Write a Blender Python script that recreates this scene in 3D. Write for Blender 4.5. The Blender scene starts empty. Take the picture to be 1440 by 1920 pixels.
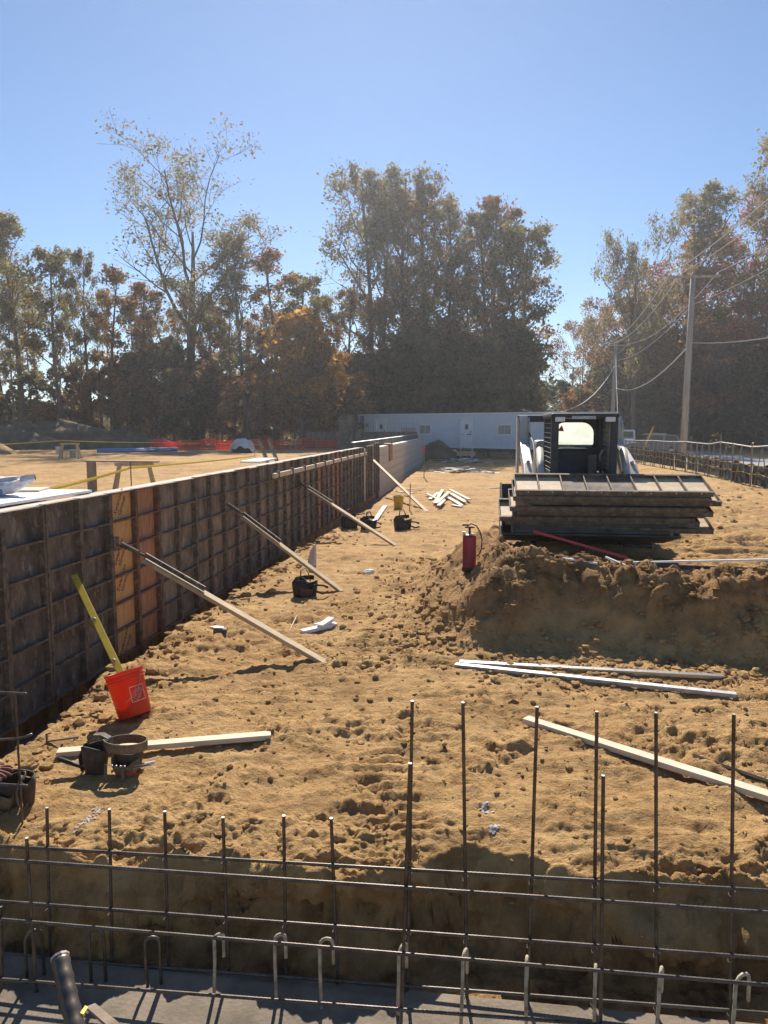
import bpy, math, random
import numpy as np
from mathutils import Vector, Matrix, Euler
R = math.radians
rnd = random.Random(7)
scene = bpy.context.scene
COL = scene.collection

# ------------------------------------------------------------------ camera, sky, sun
F, H, TH, YAW = 1400.0, 2.35, math.atan(161/1400), math.atan(.1277)
cam_d = bpy.data.cameras.new('camera'); cam = bpy.data.objects.new('camera', cam_d); COL.objects.link(cam)
cam.location = (0, 0, H); cam.rotation_euler = (R(90)-TH, 0, YAW)
cam_d.sensor_fit = 'VERTICAL'; cam_d.sensor_height = 24; cam_d.lens = 24*F/1920
cam_d.clip_start = .05; cam_d.clip_end = 3000
scene.camera = cam
SUN_EL, SUN_AZ = R(38), R(-9.0)
world = bpy.data.worlds.new('World'); scene.world = world; world.use_nodes = True
wn = world.node_tree.nodes; bg = wn['Background']
sky = wn.new('ShaderNodeTexSky'); sky.sky_type = 'NISHITA'; sky.sun_disc = False
sky.sun_elevation = SUN_EL; sky.sun_rotation = SUN_AZ; sky.air_density = 1.0; sky.dust_density = .05; sky.ozone_density = 6.0
world.node_tree.links.new(sky.outputs[0], bg.inputs[0]); bg.inputs[1].default_value = .066
sd = bpy.data.lights.new('sun', 'SUN'); sd.energy = 4.6; sd.angle = R(.53); sd.color = (1, .93, .82)
sun = bpy.data.objects.new('sun', sd); COL.objects.link(sun)
sdir = Vector((math.sin(SUN_AZ)*math.cos(SUN_EL), math.cos(SUN_AZ)*math.cos(SUN_EL), math.sin(SUN_EL)))
sun.rotation_euler = sdir.to_track_quat('Z', 'Y').to_euler(); sun.location = (0, 0, 60)
vs = scene.view_settings; vs.view_transform = 'Standard'; vs.look = 'None'; vs.exposure = 0.80; vs.gamma = 1

# ------------------------------------------------------------------ pixels to places
def ray(x, y):
    cx, cy = (x-720)/F, (960-y)/F
    d = (cx, math.cos(TH)+cy*math.sin(TH), -math.sin(TH)+cy*math.cos(TH))
    c, s = math.cos(YAW), math.sin(YAW)
    return Vector((d[0]*c-d[1]*s, d[0]*s+d[1]*c, d[2]))
O = Vector((0, 0, H))
def onz(x, y, z=0.): d = ray(x, y); return O+d*((z-H)/d.z)
def ony(x, y, Y): d = ray(x, y); return O+d*(Y/d.y)
def onx(x, y, X): d = ray(x, y); return O+d*(X/d.x)

# ------------------------------------------------------------------ noise and terrain
def vnoise(x, y, seed=0):
    x = np.asarray(x, float); y = np.asarray(y, float)
    xi = np.floor(x).astype(np.int64); yi = np.floor(y).astype(np.int64); fx = x-xi; fy = y-yi
    fx = fx*fx*(3-2*fx); fy = fy*fy*(3-2*fy)
    def h(a, b):
        v = (a*374761393+b*668265263+seed*974634777) & 0xffffffff
        v = ((v ^ (v >> 13))*1274126177) & 0xffffffff
        v = ((v ^ (v >> 15))*2246822519) & 0xffffffff
        return ((v ^ (v >> 16)) & 0xffffff)/float(0xffffff)
    a = h(xi, yi); b = h(xi+1, yi); c = h(xi, yi+1); d = h(xi+1, yi+1)
    return (a+(b-a)*fx)*(1-fy)+(c+(d-c)*fx)*fy
def fbm(x, y, o, seed=0):
    s = 0; a = 1; t = 0
    for i in range(o):
        s = s+a*vnoise(x*2**i, y*2**i, seed+i*17); t += a; a *= .5
    return s/t
def billow(x, y, o, seed=0):
    s = 0; a = 1; t = 0
    for i in range(o):
        s = s+a*np.abs(2*vnoise(x*2.1**i, y*2.1**i, seed+i*13)-1); t += a; a *= .5
    return s/t
def sm(a, b, v): t = np.clip((v-a)/(b-a), 0, 1); return t*t*(3-2*t)
WX = -3.906                                   # outer face of the formwork
EDY = np.array([-10, 3., 4.2, 5.04, 6.64, 9.15, 13.7, 20.2, 26, 32, 53, 56, 400.])
EDX = np.array([-3.2, -3.2, -3.25, -3.33, -3.5, -3.38, -3.36, -3.05, -3.1, -3.2, -3.45, -3.9, -3.9])
PLY = np.array([7., 7.6, 9, 11, 13.5, 17, 22, 30, 60]); PLX = np.array([-.2, -.35, -1.0, -1.15, -.7, .6, 2.0, 4., 5.])
def terrain(X, Y, detail=True):
    X = np.asarray(X, float); Y = np.asarray(Y, float)
    lo = fbm(X*.35, Y*.35, 3, 5)-.5
    z = .10*lo
    wob = (fbm(X*1.3, Y*1.3, 3, 9)-.5)
    # raised ground where the loader stands, heaped along its front edge
    df = Y-(7.45+.35*wob*2+.12*np.sin(X*1.7)); dl = X-np.interp(Y, PLY, PLX)-.5*wob
    w = np.interp(Y, [8, 12, 20, 30], [1.0, 1.3, 3, 6])
    inside = sm(0, .85, df)*sm(0, 1, dl/w)
    edge = np.minimum(df, dl)
    hgt = .5+.30*np.exp(-((edge-1.25)/.55)**2)*np.interp(Y, [7, 11, 15], [1, .9, 0])
    hgt = hgt*np.interp(Y, [0, 14, 26, 60], [1, 1, .8, .4])
    hgt = hgt*(1+.5*wob*np.interp(Y, [7, 10, 12], [1, .8, .1]))
    z = z*(1-inside*.6)+hgt*inside
    moist_shade = inside*np.interp(edge, [0, .2, 1.2, 1.7], [.6, 1, .9, .1])*np.interp(Y, [10, 13], [1, .2])  # fresh damp soil, darkened further to paint shade onto the heap's front face
    # beyond the fence the ground drops to the road
    z = z-.35*sm(9.4, 11.5, X)*sm(15, 22, Y)
    # building pad behind the wall
    pad = sm(-4.05, -4.2, X)*(Y < 62)+sm(62, 70, Y)*0
    padz = .75+.06*lo+.8*sm(-5.9, -5.2, X)*sm(7.6, 7.0, Y)*0
    bank = 1.0*sm(-6.0, -5.4, X)*sm(8.2, 7.4, Y)
    z = np.where(X < -4.05, (padz+.78*bank/1.0)*pad+z*(1-pad), z)
    # trench along the wall
    ed = np.interp(Y, EDY, EDX)+.22*(fbm(X*2+3, Y*2, 3, 21)-.5)
    tr = sm(.0, .34, ed-X)*(X > -4.06)*sm(57, 55, Y)
    z = z*(1-tr)+(-.62)*tr
    moist_shade = np.maximum(moist_shade, tr)
    # trench across the front
    lip = 3.80+.8*(fbm(X*1.5, 3.3, 5, 33)-.5)+.05*(fbm(X*8, Y*8, 2, 35)-.5)
    t2 = sm(.0, .28, lip-Y)
    wallz = -.46*t2
    z = np.where(Y < lip, np.minimum(z*(1-t2)+wallz, z), z)
    moist_shade = np.maximum(moist_shade, t2*1.0)
    z = z-.05*np.exp(-((Y-lip)/.16)**2)*(Y > lip)
    near = sm(1.75, 1.35, Y)
    z = z*(1-near)+.62*near
    if detail:
        fade = np.interp(Y, [3, 30, 60], [1, .6, .2])
        cl = billow(X*3.1, Y*3.1, 4, 41)
        rough = sm(.42, .62, fbm(X*.8, Y*.8, 3, 51))
        pathw = np.where(X < -4.1, .45, 1.)
        crust = sm(.47, .53, fbm(X*4.3+2, Y*5.2, 4, 63))
        crumb = billow(X*13, Y*13, 3, 61)
        patch = sm(.40, .60, fbm(X*1.6+9, Y*1.6, 3, 67))
        z = z+fade*pathw*((.034+.05*rough)*(cl-.35)+.024*crust*(.3+patch)+(.013+.036*patch)*(crumb-.35)+(.008+.016*patch)*(vnoise(X*42, Y*42, 69)-.5)+.012*(billow(X*27, Y*27, 2, 68)-.35))
        scrape = billow(X*1.2+Y*.5, Y*7-X*1.5, 3, 65)
        z = z+.036*fade*pathw*(scrape-.4)
        z = z+(.24*(billow(X*1.5, Y*1.7, 4, 71)-.3)+.13*(billow(X*4.2, Y*2.2, 4, 73)-.35)+.05*(crumb-.35))*inside*np.interp(edge, [0, 1.4, 2.2], [1, 1, .15])*np.interp(Y, [11, 15], [1, .15])
        z = z+(.26*(fbm(X*2.2, Y*7, 5, 81)-.5)+.10*(crumb-.35))*t2*sm(-.05, .1, z+.42)
        for (x0, y0, x1, y1) in ((-.35, 3.9, -1.7, 10.), (.55, 3.9, -.55, 8.2), (2.6, 4.2, 1.0, 7.0)):
            L_ = math.hypot(x1-x0, y1-y0); ux, uy = (x1-x0)/L_, (y1-y0)/L_; al = (X-x0)*ux+(Y-y0)*uy; ac = (X-x0)*uy-(Y-y0)*ux+.08*np.sin(al*1.3)
            band = sm(.21, .17, np.abs(ac))*sm(0, .3, al)*sm(L_, L_-.4, al)*sm(.38, .55, fbm(X*1.1+x0, Y*1.1, 2, 95))
            lug = (np.sin(al*2*math.pi/.13+4*np.abs(ac)) > .15)*1.
            z = z*(1-.0*band)-band*(.030-.026*lug)
        z = np.where(Y < lip-.28, np.minimum(z, -.43), z)
        # wheel and track ruts
        rut = np.exp(-((X+1.2-.02*(Y-30)**2*.06)/.35)**2)+np.exp(-((X-.6-.02*(Y-30)**2*.06)/.35)**2)
        z = z-.05*rut*sm(18, 24, Y)*sm(56, 48, Y)
        bars = (np.sin(Y*2*math.pi/.34+1.5*np.sin(X*2.3)) > .1)*sm(2.7, 3.1, X)*sm(8.4, 7.8, X)*sm(9.0, 9.6, Y)*sm(26, 18, Y)
        z = z+.16*bars*np.clip(fbm(X*1.3, Y*1.3, 3, 91)-.30, 0, 1)+.16*(billow(X*1.1+4, Y*1.3, 4, 93)-.3)*sm(2.4, 3.4, X)*sm(9.2, 10.5, Y)*sm(40, 25, Y)
    return z, np.clip(moist_shade, 0, 1)
def tz(x, y): return float(terrain(np.array([x]), np.array([y]))[0][0])
def ongr(x, y, it=6):
    z = 0.
    for _ in range(it):
        p = onz(x, y, z); z = tz(p.x, p.y)
    return Vector((p.x, p.y, z))

# ------------------------------------------------------------------ materials
MATS = {}
def mat(name, col, rough=.7, metal=0., var=.25, scale=8., bump=0., bscale=40., col2=None, trans=0., coords='Object', stretch=None, spec=.5, splat=False):
    m = bpy.data.materials.new(name); m.use_nodes = True; nt = m.node_tree; n = nt.nodes; L = nt.links
    b = n['Principled BSDF']; b.inputs['Roughness'].default_value = rough; b.inputs['Metallic'].default_value = metal
    b.inputs['Specular IOR Level'].default_value = spec
    tc = n.new('ShaderNodeTexCoord'); src = tc.outputs[coords]
    if stretch:
        mp = n.new('ShaderNodeMapping'); mp.inputs['Scale'].default_value = stretch; L.new(src, mp.inputs[0]); src = mp.outputs[0]
    no = n.new('ShaderNodeTexNoise'); no.inputs['Scale'].default_value = scale; no.inputs['Detail'].default_value = 6; no.inputs['Roughness'].default_value = .65
    L.new(src, no.inputs['Vector'])
    rp = n.new('ShaderNodeValToRGB'); c2 = col2 or tuple(max(0, c*(1-var*1.3)) for c in col); c1 = tuple(min(1, c*(1+var*.7)) for c in col) if not col2 else col
    rp.color_ramp.elements[0].position = .32; rp.color_ramp.elements[1].position = .68
    rp.color_ramp.elements[0].color = (*c2, 1); rp.color_ramp.elements[1].color = (*c1, 1)
    L.new(no.outputs['Fac'], rp.inputs[0]); L.new(rp.outputs[0], b.inputs['Base Color'])
    if splat:
        ns = n.new('ShaderNodeTexNoise'); ns.inputs['Scale'].default_value = 11; ns.inputs['Detail'].default_value = 7; ns.inputs['Roughness'].default_value = .75; oi = n.new('ShaderNodeObjectInfo'); vm = n.new('ShaderNodeVectorMath'); vm.inputs[1].default_value = (0, 0, 0)
        cmb = n.new('ShaderNodeCombineXYZ'); mu = n.new('ShaderNodeMath'); mu.operation = 'MULTIPLY'; mu.inputs[1].default_value = 40; L.new(oi.outputs['Random'], mu.inputs[0]); L.new(mu.outputs[0], cmb.inputs[1]); L.new(src, vm.inputs[0]); L.new(cmb.outputs[0], vm.inputs[1]); L.new(vm.outputs[0], ns.inputs['Vector']); L.new(vm.outputs[0], no.inputs['Vector'])
        r2 = n.new('ShaderNodeValToRGB'); r2.color_ramp.elements[0].position = .54; r2.color_ramp.elements[1].position = .70; r2.color_ramp.elements[1].color = (.75, .75, .75, 1); L.new(ns.outputs['Fac'], r2.inputs[0])
        mx = n.new('ShaderNodeMix'); mx.data_type = 'RGBA'; L.new(r2.outputs[0], mx.inputs[0]); L.new(rp.outputs[0], mx.inputs[6]); mx.inputs[7].default_value = (.40, .34, .275, 1); L.new(mx.outputs[2], b.inputs['Base Color'])
    if bump:
        nb = n.new('ShaderNodeTexNoise'); nb.inputs['Scale'].default_value = bscale; nb.inputs['Detail'].default_value = 5; L.new(src, nb.inputs['Vector'])
        bp = n.new('ShaderNodeBump'); bp.inputs['Strength'].default_value = bump; bp.inputs['Distance'].default_value = .02
        L.new(nb.outputs['Fac'], bp.inputs['Height']); L.new(bp.outputs[0], b.inputs['Normal'])
    if trans: b.inputs['Transmission Weight'].default_value = trans
    MATS[name] = m; return m
def leafmat(name, c1, c2, c3, tr=.58):
    m = bpy.data.materials.new(name); m.use_nodes = True; nt = m.node_tree; n = nt.nodes; L = nt.links
    n.remove(n['Principled BSDF']); out = n['Material Output']
    g = n.new('ShaderNodeNewGeometry'); tc = n.new('ShaderNodeTexCoord')
    no = n.new('ShaderNodeTexNoise'); no.inputs['Scale'].default_value = .35; no.inputs['Detail'].default_value = 3; L.new(tc.outputs['Object'], no.inputs['Vector'])
    ad = n.new('ShaderNodeMath'); ad.operation = 'MULTIPLY_ADD'; L.new(g.outputs['Random Per Island'], ad.inputs[0]); ad.inputs[1].default_value = .45; L.new(no.outputs['Fac'], ad.inputs[2])
    rp = n.new('ShaderNodeValToRGB'); e = rp.color_ramp.elements; e[0].position = .4; e[0].color = (*c1, 1); e[1].position = 1.0; e[1].color = (*c3, 1)
    k = e.new(.7); k.color = (*c2, 1); L.new(ad.outputs[0], rp.inputs[0])
    d = n.new('ShaderNodeBsdfDiffuse'); t = n.new('ShaderNodeBsdfTranslucent'); mx = n.new('ShaderNodeMixShader'); mx.inputs[0].default_value = tr
    L.new(rp.outputs[0], d.inputs[0]); L.new(rp.outputs[0], t.inputs[0]); L.new(d.outputs[0], mx.inputs[1]); L.new(t.outputs[0], mx.inputs[2])
    L.new(mx.outputs[0], out.inputs['Surface']); MATS[name] = m; return m
def dirtmat():
    m = bpy.data.materials.new('dirt'); m.use_nodes = True; nt = m.node_tree; n = nt.nodes; L = nt.links
    b = n['Principled BSDF']; b.inputs['Roughness'].default_value = .95; b.inputs['Specular IOR Level'].default_value = .15
    tc = n.new('ShaderNodeTexCoord')
    def noise(s, d=8, r=.6):
        x = n.new('ShaderNodeTexNoise'); x.inputs['Scale'].default_value = s; x.inputs['Detail'].default_value = d; x.inputs['Roughness'].default_value = r
        L.new(tc.outputs['Object'], x.inputs['Vector']); return x.outputs['Fac']
    def ramp(src, p0, c0, p1, c1):
        r = n.new('ShaderNodeValToRGB'); e = r.color_ramp.elements; e[0].position = p0; e[0].color = (*c0, 1); e[1].position = p1; e[1].color = (*c1, 1); L.new(src, r.inputs[0]); return r.outputs[0]
    def mix(f, a, bb, mode='MIX'):
        x = n.new('ShaderNodeMix'); x.data_type = 'RGBA'; x.blend_type = mode
        if isinstance(f, float): x.inputs[0].default_value = f
        else: L.new(f, x.inputs[0])
        L.new(a, x.inputs[6]); L.new(bb, x.inputs[7]); return x.outputs[2]
    c = ramp(noise(.7, 7), .36, (.36, .20, .075), .62, (.60, .375, .160))
    c = mix(.5, c, ramp(noise(5, 8, .7), .35, (.23, .115, .042), .6, (.60, .375, .160)))
    c = mix(ramp(noise(45, 4), .55, (0, 0, 0), .75, (.45, .45, .45)), c, ramp(noise(90, 2), .4, (.20, .115, .05), .6, (.56, .42, .24)))
    c = mix(ramp(noise(1.3, 5, .55), .56, (0, 0, 0), .70, (.6, .6, .6)), c, ramp(noise(7, 6), .4, (.17, .09, .038), .6, (.30, .175, .075)))
    at = n.new('ShaderNodeAttribute'); at.attribute_name = 'moist_shade'
    mo = n.new('ShaderNodeMath'); mo.operation = 'MULTIPLY_ADD'; L.new(noise(2.2, 6), mo.inputs[0]); mo.inputs[1].default_value = -.5
    ml = n.new('ShaderNodeMath'); ml.operation = 'MULTIPLY'; ml.inputs[1].default_value = 1.3; L.new(at.outputs['Fac'], ml.inputs[0]); L.new(ml.outputs[0], mo.inputs[2]); mo.use_clamp = True
    c = mix(mo.outputs[0], c, ramp(noise(4, 10, .7), .38, (.16, .078, .03), .62, (.48, .275, .115)))
    L.new(c, b.inputs['Base Color'])
    bp = n.new('ShaderNodeBump'); bp.inputs['Strength'].default_value = .9; bp.inputs['Distance'].default_value = .035
    L.new(noise(38, 6, .7), bp.inputs['Height'])
    L.new(bp.outputs[0], b.inputs['Normal']); MATS['dirt'] = m; return m
dirtmat()
mat('clod', (.40, .26, .12), .95, var=.45, scale=3, bump=.5, spec=.15)
mat('form_steel', (.18, .135, .095), .75, .15, var=.45, scale=9, bump=.2, splat=True)
mat('form_rust', (.19, .095, .06), .8, .1, var=.4, scale=9, splat=True)
mat('ply_dark', (.145, .113, .084), .85, var=.6, scale=5, bump=.15, stretch=(1, 1, .5), splat=True)
mat('ply_grey', (.255, .195, .14), .85, var=.55, scale=4, bump=.15, stretch=(1, 1, .4), splat=True)
mat('ply_brown', (.20, .145, .105), .85, var=.5, scale=5, bump=.15, stretch=(1, 1, .4), splat=True)
mat('ply_orange', (.62, .34, .125), .75, var=.18, scale=5, stretch=(1, 6, 1))
mat('ply_red', (.42, .20, .10), .75, var=.3, scale=5, stretch=(1, 6, 1))
mat('ply_pale', (.62, .46, .29), .75, var=.2, scale=5)
mat('stamp_ink', (.05, .035, .03), .9, var=.1)
mat('concrete', (.58, .50, .41), .9, var=.18, scale=3, bump=.2)
mat('concrete_dark', (.22, .172, .125), .95, var=.3, scale=4, bump=.3)
mat('lumber', (.55, .40, .23), .8, var=.2, scale=7, stretch=(1, 1, .12) , bump=.1)
mat('lumber_pale', (.68, .56, .40), .8, var=.15, scale=7, stretch=(.2, 1, 1))
mat('lumber_grey', (.30, .24, .17), .85, var=.3, scale=7)
mat('rebar', (.14, .113, .09), .42, .6, var=.4, scale=14)
mat('rebar_pale', (.50, .42, .30), .8, .1, var=.4, scale=18, bump=.3)
mat('rebar_end', (.55, .45, .40), .5, .5, var=.2)
mat('orange_plastic', (.60, .065, .025), .42, var=.08)
def translucent(name, col, f):
    nt = MATS[name].node_tree; n = nt.nodes; t = n.new('ShaderNodeBsdfTranslucent'); t.inputs[0].default_value = (*col, 1); x = n.new('ShaderNodeMixShader'); x.inputs[0].default_value = f
    nt.links.new(n['Principled BSDF'].outputs[0], x.inputs[1]); nt.links.new(t.outputs[0], x.inputs[2]); nt.links.new(x.outputs[0], n['Material Output'].inputs['Surface'])
translucent('orange_plastic', (.9, .11, .02), .32)
translucent_later = ('orange_net', (1, .16, .08), .5)
mat('white_print', (.75, .68, .66), .6, var=.05)
mat('yellow_paint', (.72, .47, .03), .4, var=.12)
mat('yellow_tape', (.80, .60, .04), .45, var=.1)
mat('leather', (.075, .05, .035), .7, var=.4, scale=15, bump=.3)
mat('leather_tan', (.20, .135, .08), .75, var=.35, scale=15, bump=.3)
mat('black_cloth', (.028, .026, .027), .8, var=.4, scale=12, bump=.3)
mat('black_rubber', (.02, .02, .02), .7, var=.3)
mat('steel', (.42, .43, .45), .35, .9, var=.2)
mat('galv', (.44, .44, .45), .5, .6, var=.25, scale=12)
mat('fence_steel', (.26, .255, .25), .6, .3, var=.3)
mat('glove', (.22, .075, .06), .85, var=.3, scale=30, bump=.3)
mat('red_paint', (.30, .025, .028), .45, var=.2, scale=6)
mat('red_bright', (.55, .05, .06), .45, var=.15)
mat('loader_white', (.50, .46, .40), .5, var=.25, scale=4, bump=.1)
mat('loader_black', (.035, .037, .042), .55, var=.4, scale=4)
mat('bucket_steel', (.075, .066, .056), .7, .3, var=.55, scale=3, bump=.2)
mat('track_rubber', (.13, .115, .10), .9, var=.4, scale=10)
mat('trailer_white', (.62, .65, .70), .5, var=.05, scale=1.5)
mat('trim_white', (.78, .78, .78), .5, var=.06)
mat('sign_blue', (.03, .06, .25), .5, var=.05)
mat('dark_glass', (.06, .07, .08), .15, var=.1)
mat('window_glass', (.25, .26, .27), .15, var=.15, scale=2)
mat('dark_void', (.03, .028, .026), .9, var=.3)
mat('asphalt', (.27, .27, .275), .9, var=.2, scale=2, bump=.2)
mat('bark', (.15, .115, .085), .95, var=.4, scale=4, bump=.4, stretch=(1, 1, .2))
mat('bark_ivy', (.045, .05, .026), .95, var=.5, scale=5)
mat('pole_wood', (.40, .36, .32), .9, var=.3, scale=3, stretch=(3, 3, .2))
mat('wire', (.55, .55, .55), .45, .3, var=.1)
mat('silt_black', (.022, .022, .022), .85, var=.4, scale=3, bump=.2)
mat('orange_net', (.85, .10, .05), .7, var=.2, scale=5)
mat('blue_pipe', (.06, .17, .42), .4, var=.1)
mat('tarp', (.55, .56, .58), .5, var=.2, scale=4, bump=.3)
mat('sack', (.62, .58, .60), .6, var=.2, scale=10, bump=.3)
mat('sack_blue', (.16, .20, .33), .6, var=.3, scale=10)
mat('foam', (.82, .81, .80), .8, var=.06)
mat('yellow_bucket', (.60, .42, .05), .5, var=.15)
mat('car_black', (.15, .16, .19), .22, .2, var=.1)
mat('car_white', (.80, .81, .83), .3, var=.05)
mat('tail_red', (.35, .02, .02), .3, var=.1)
mat('lime', (.52, .48, .44), .9, var=.3, scale=40)
mat('heap_dirt', (.15, .10, .06), .95, var=.4, scale=1.5, bump=.4)
leafmat('leaf_green', (.12, .115, .045), (.22, .19, .06), (.36, .25, .09))
leafmat('leaf_olive', (.14, .12, .06), (.235, .195, .09), (.34, .265, .12))
leafmat('leaf_brown', (.15, .09, .045), (.27, .15, .065), (.42, .23, .09))
leafmat('leaf_red', (.20, .065, .045), (.36, .115, .08), (.42, .21, .09))
leafmat('leaf_gold', (.30, .16, .04), (.50, .26, .06), (.60, .36, .09))
leafmat('leaf_dark', (.075, .08, .035), (.14, .13, .055), (.24, .17, .075))
translucent(*translucent_later)
def glassmat():
    m = bpy.data.materials.new('cab_glass'); m.use_nodes = True; n = m.node_tree.nodes; L = m.node_tree.links; n.remove(n['Principled BSDF'])
    t = n.new('ShaderNodeBsdfTransparent'); d = n.new('ShaderNodeBsdfTranslucent'); d.inputs[0].default_value = (.62, .68, .58, 1); x = n.new('ShaderNodeMixShader'); x.inputs[0].default_value = .72
    tc = n.new('ShaderNodeTexCoord'); no = n.new('ShaderNodeTexNoise'); no.inputs['Scale'].default_value = 6; L.new(tc.outputs['Object'], no.inputs['Vector'])
    mr = n.new('ShaderNodeMapRange'); mr.inputs[3].default_value = .55; mr.inputs[4].default_value = .9; L.new(no.outputs['Fac'], mr.inputs[0]); L.new(mr.outputs[0], x.inputs[0])
    L.new(t.outputs[0], x.inputs[1]); L.new(d.outputs[0], x.inputs[2]); L.new(x.outputs[0], n['Material Output'].inputs['Surface']); MATS['cab_glass'] = m
glassmat()

# ------------------------------------------------------------------ mesh builder
class MB:
    def __init__(s): s.v = []; s.f = []
    def add(s, vs, fs):
        o = len(s.v); s.v += [tuple(p) for p in vs]; s.f += [tuple(i+o for i in f) for f in fs]; return s
    def box(s, c, d, rot=None, taper=1.):
        M = rot if isinstance(rot, Matrix) else (Euler(rot).to_matrix() if rot else Matrix.Identity(3)); c = Vector(c); vs = []
        for z in (-1, 1):
            k = taper if z > 0 else 1.
            for y in (-1, 1):
                for x in (-1, 1): vs.append(c+M @ Vector((x*d[0]/2*k, y*d[1]/2*k, z*d[2]/2)))
        return s.add(vs, [(0, 2, 3, 1), (4, 5, 7, 6), (0, 1, 5, 4), (2, 6, 7, 3), (0, 4, 6, 2), (1, 3, 7, 5)])
    def beam(s, a, b, w, t, up=(0, 0, 1)):
        a = Vector(a); b = Vector(b); z = (b-a); l = z.length; z.normalize(); x = Vector(up).cross(z)
        if x.length < 1e-4: x = Vector((1, 0, 0))
        x.normalize(); y = z.cross(x); M = Matrix((x, y, z)).transposed(); return s.box((a+b)/2, (w, t, l), M)
    def tube(s, pts, rad, n=6, caps=True):
        pts = [Vector(p) for p in pts]; m = len(pts); rad = rad if hasattr(rad, '__len__') else [rad]*m
        o = len(s.v); ref = None
        for i, p in enumerate(pts):
            t = (pts[min(i+1, m-1)]-pts[max(i-1, 0)]).normalized()
            if ref is None: ref = t.orthogonal().normalized()
            ref = (ref-t*ref.dot(t)); ref = ref.normalized() if ref.length > 1e-6 else t.orthogonal().normalized(); q = t.cross(ref)
            for k in range(n):
                a = 2*math.pi*k/n; s.v.append(tuple(p+(ref*math.cos(a)+q*math.sin(a))*rad[i]))
        for i in range(m-1):
            for k in range(n):
                a = o+i*n+k; b = o+i*n+(k+1) % n; s.f.append((a, b, b+n, a+n))
        if caps: s.f.append(tuple(o+k for k in range(n-1, -1, -1))); s.f.append(tuple(o+(m-1)*n+k for k in range(n)))
        return s
    def loft(s, rings, closed=True, cap0=False, cap1=False):
        o = len(s.v); n = len(rings[0])
        for r in rings: s.v += [tuple(p) for p in r]
        for i in range(len(rings)-1):
            for k in range(n if closed else n-1):
                a = o+i*n+k; b = o+i*n+(k+1) % n; s.f.append((a, b, b+n, a+n))
        if cap0: s.f.append(tuple(o+k for k in range(n-1, -1, -1)))
        if cap1: s.f.append(tuple(o+(len(rings)-1)*n+k for k in range(n)))
        return s
    def lathe(s, prof, n=24, c=(0, 0, 0)):
        rings = [[(c[0]+r*math.cos(2*math.pi*k/n), c[1]+r*math.sin(2*math.pi*k/n), c[2]+z) for k in range(n)] for r, z in prof]
        return s.loft(rings)
    def prism(s, poly, x0, x1, axis='x'):
        n = len(poly); g = (lambda p, t: (t, p[0], p[1])) if axis == 'x' else (lambda p, t: (p[0], t, p[1])) if axis == 'y' else (lambda p, t: (p[0], p[1], t))
        vs = [g(p, x0) for p in poly]+[g(p, x1) for p in poly]
        return s.add(vs, [tuple(range(n-1, -1, -1)), tuple(range(n, 2*n))]+[(i, (i+1) % n, (i+1) % n+n, i+n) for i in range(n)])
    def build(s, name, m, parent=None, smooth=False, bevel=0., loc=None, rot=None, fix=True):
        me = bpy.data.meshes.new(name); me.from_pydata(s.v, [], s.f)
        if fix:
            import bmesh
            b = bmesh.new(); b.from_mesh(me); bmesh.ops.recalc_face_normals(b, faces=b.faces)
            if bevel: bmesh.ops.bevel(b, geom=[e for e in b.edges if e.is_manifold and e.calc_face_angle(0) > .6], offset=bevel, segments=2, affect='EDGES', profile=.6)
            b.to_mesh(me); b.free()
        me.materials.append(MATS[m] if isinstance(m, str) else m)
        if smooth: me.polygons.foreach_set('use_smooth', [True]*len(me.polygons))
        o = bpy.data.objects.new(name, me); COL.objects.link(o)
        if loc is not None: o.location = loc
        if rot is not None: o.rotation_euler = rot
        if parent: o.parent = parent
        return o
def tag(o, label, cat, group=None):
    o['label'] = label; o['category'] = cat
    if group: o['group'] = group
    return o
def empty(name, loc, rot=(0, 0, 0), label=None, cat=None, group=None):
    o = bpy.data.objects.new(name, None); COL.objects.link(o); o.location = loc; o.rotation_euler = rot; o.empty_display_size = .1
    if label: tag(o, label, cat, group)
    return o
def copy_obj(o, parent=None):
    c = o.copy(); COL.objects.link(c); c.parent = parent
    for ch in o.children: copy_obj(ch, c)
    return c
def kind(o, k): o['kind'] = k; return o
def lettering(body, size, m, parent, M, name='lettering', bend=None, font_w=1.):
    cu = bpy.data.curves.new('t', 'FONT'); cu.body = body; cu.size = size; cu.align_x = 'CENTER'; cu.align_y = 'CENTER'; cu.resolution_u = 2; cu.extrude = .0006; cu.space_character = 1.0
    ob = bpy.data.objects.new('t', cu); COL.objects.link(ob); bpy.context.view_layer.update()
    me = bpy.data.meshes.new_from_object(ob.evaluated_get(bpy.context.evaluated_depsgraph_get()))
    bpy.data.objects.remove(ob); bpy.data.curves.remove(cu)
    for v in me.vertices: v.co = bend(v.co) if bend else M @ v.co
    me.materials.clear(); me.materials.append(MATS[m]); me.name = name
    o = bpy.data.objects.new(name, me); COL.objects.link(o); o.parent = parent; return o

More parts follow.
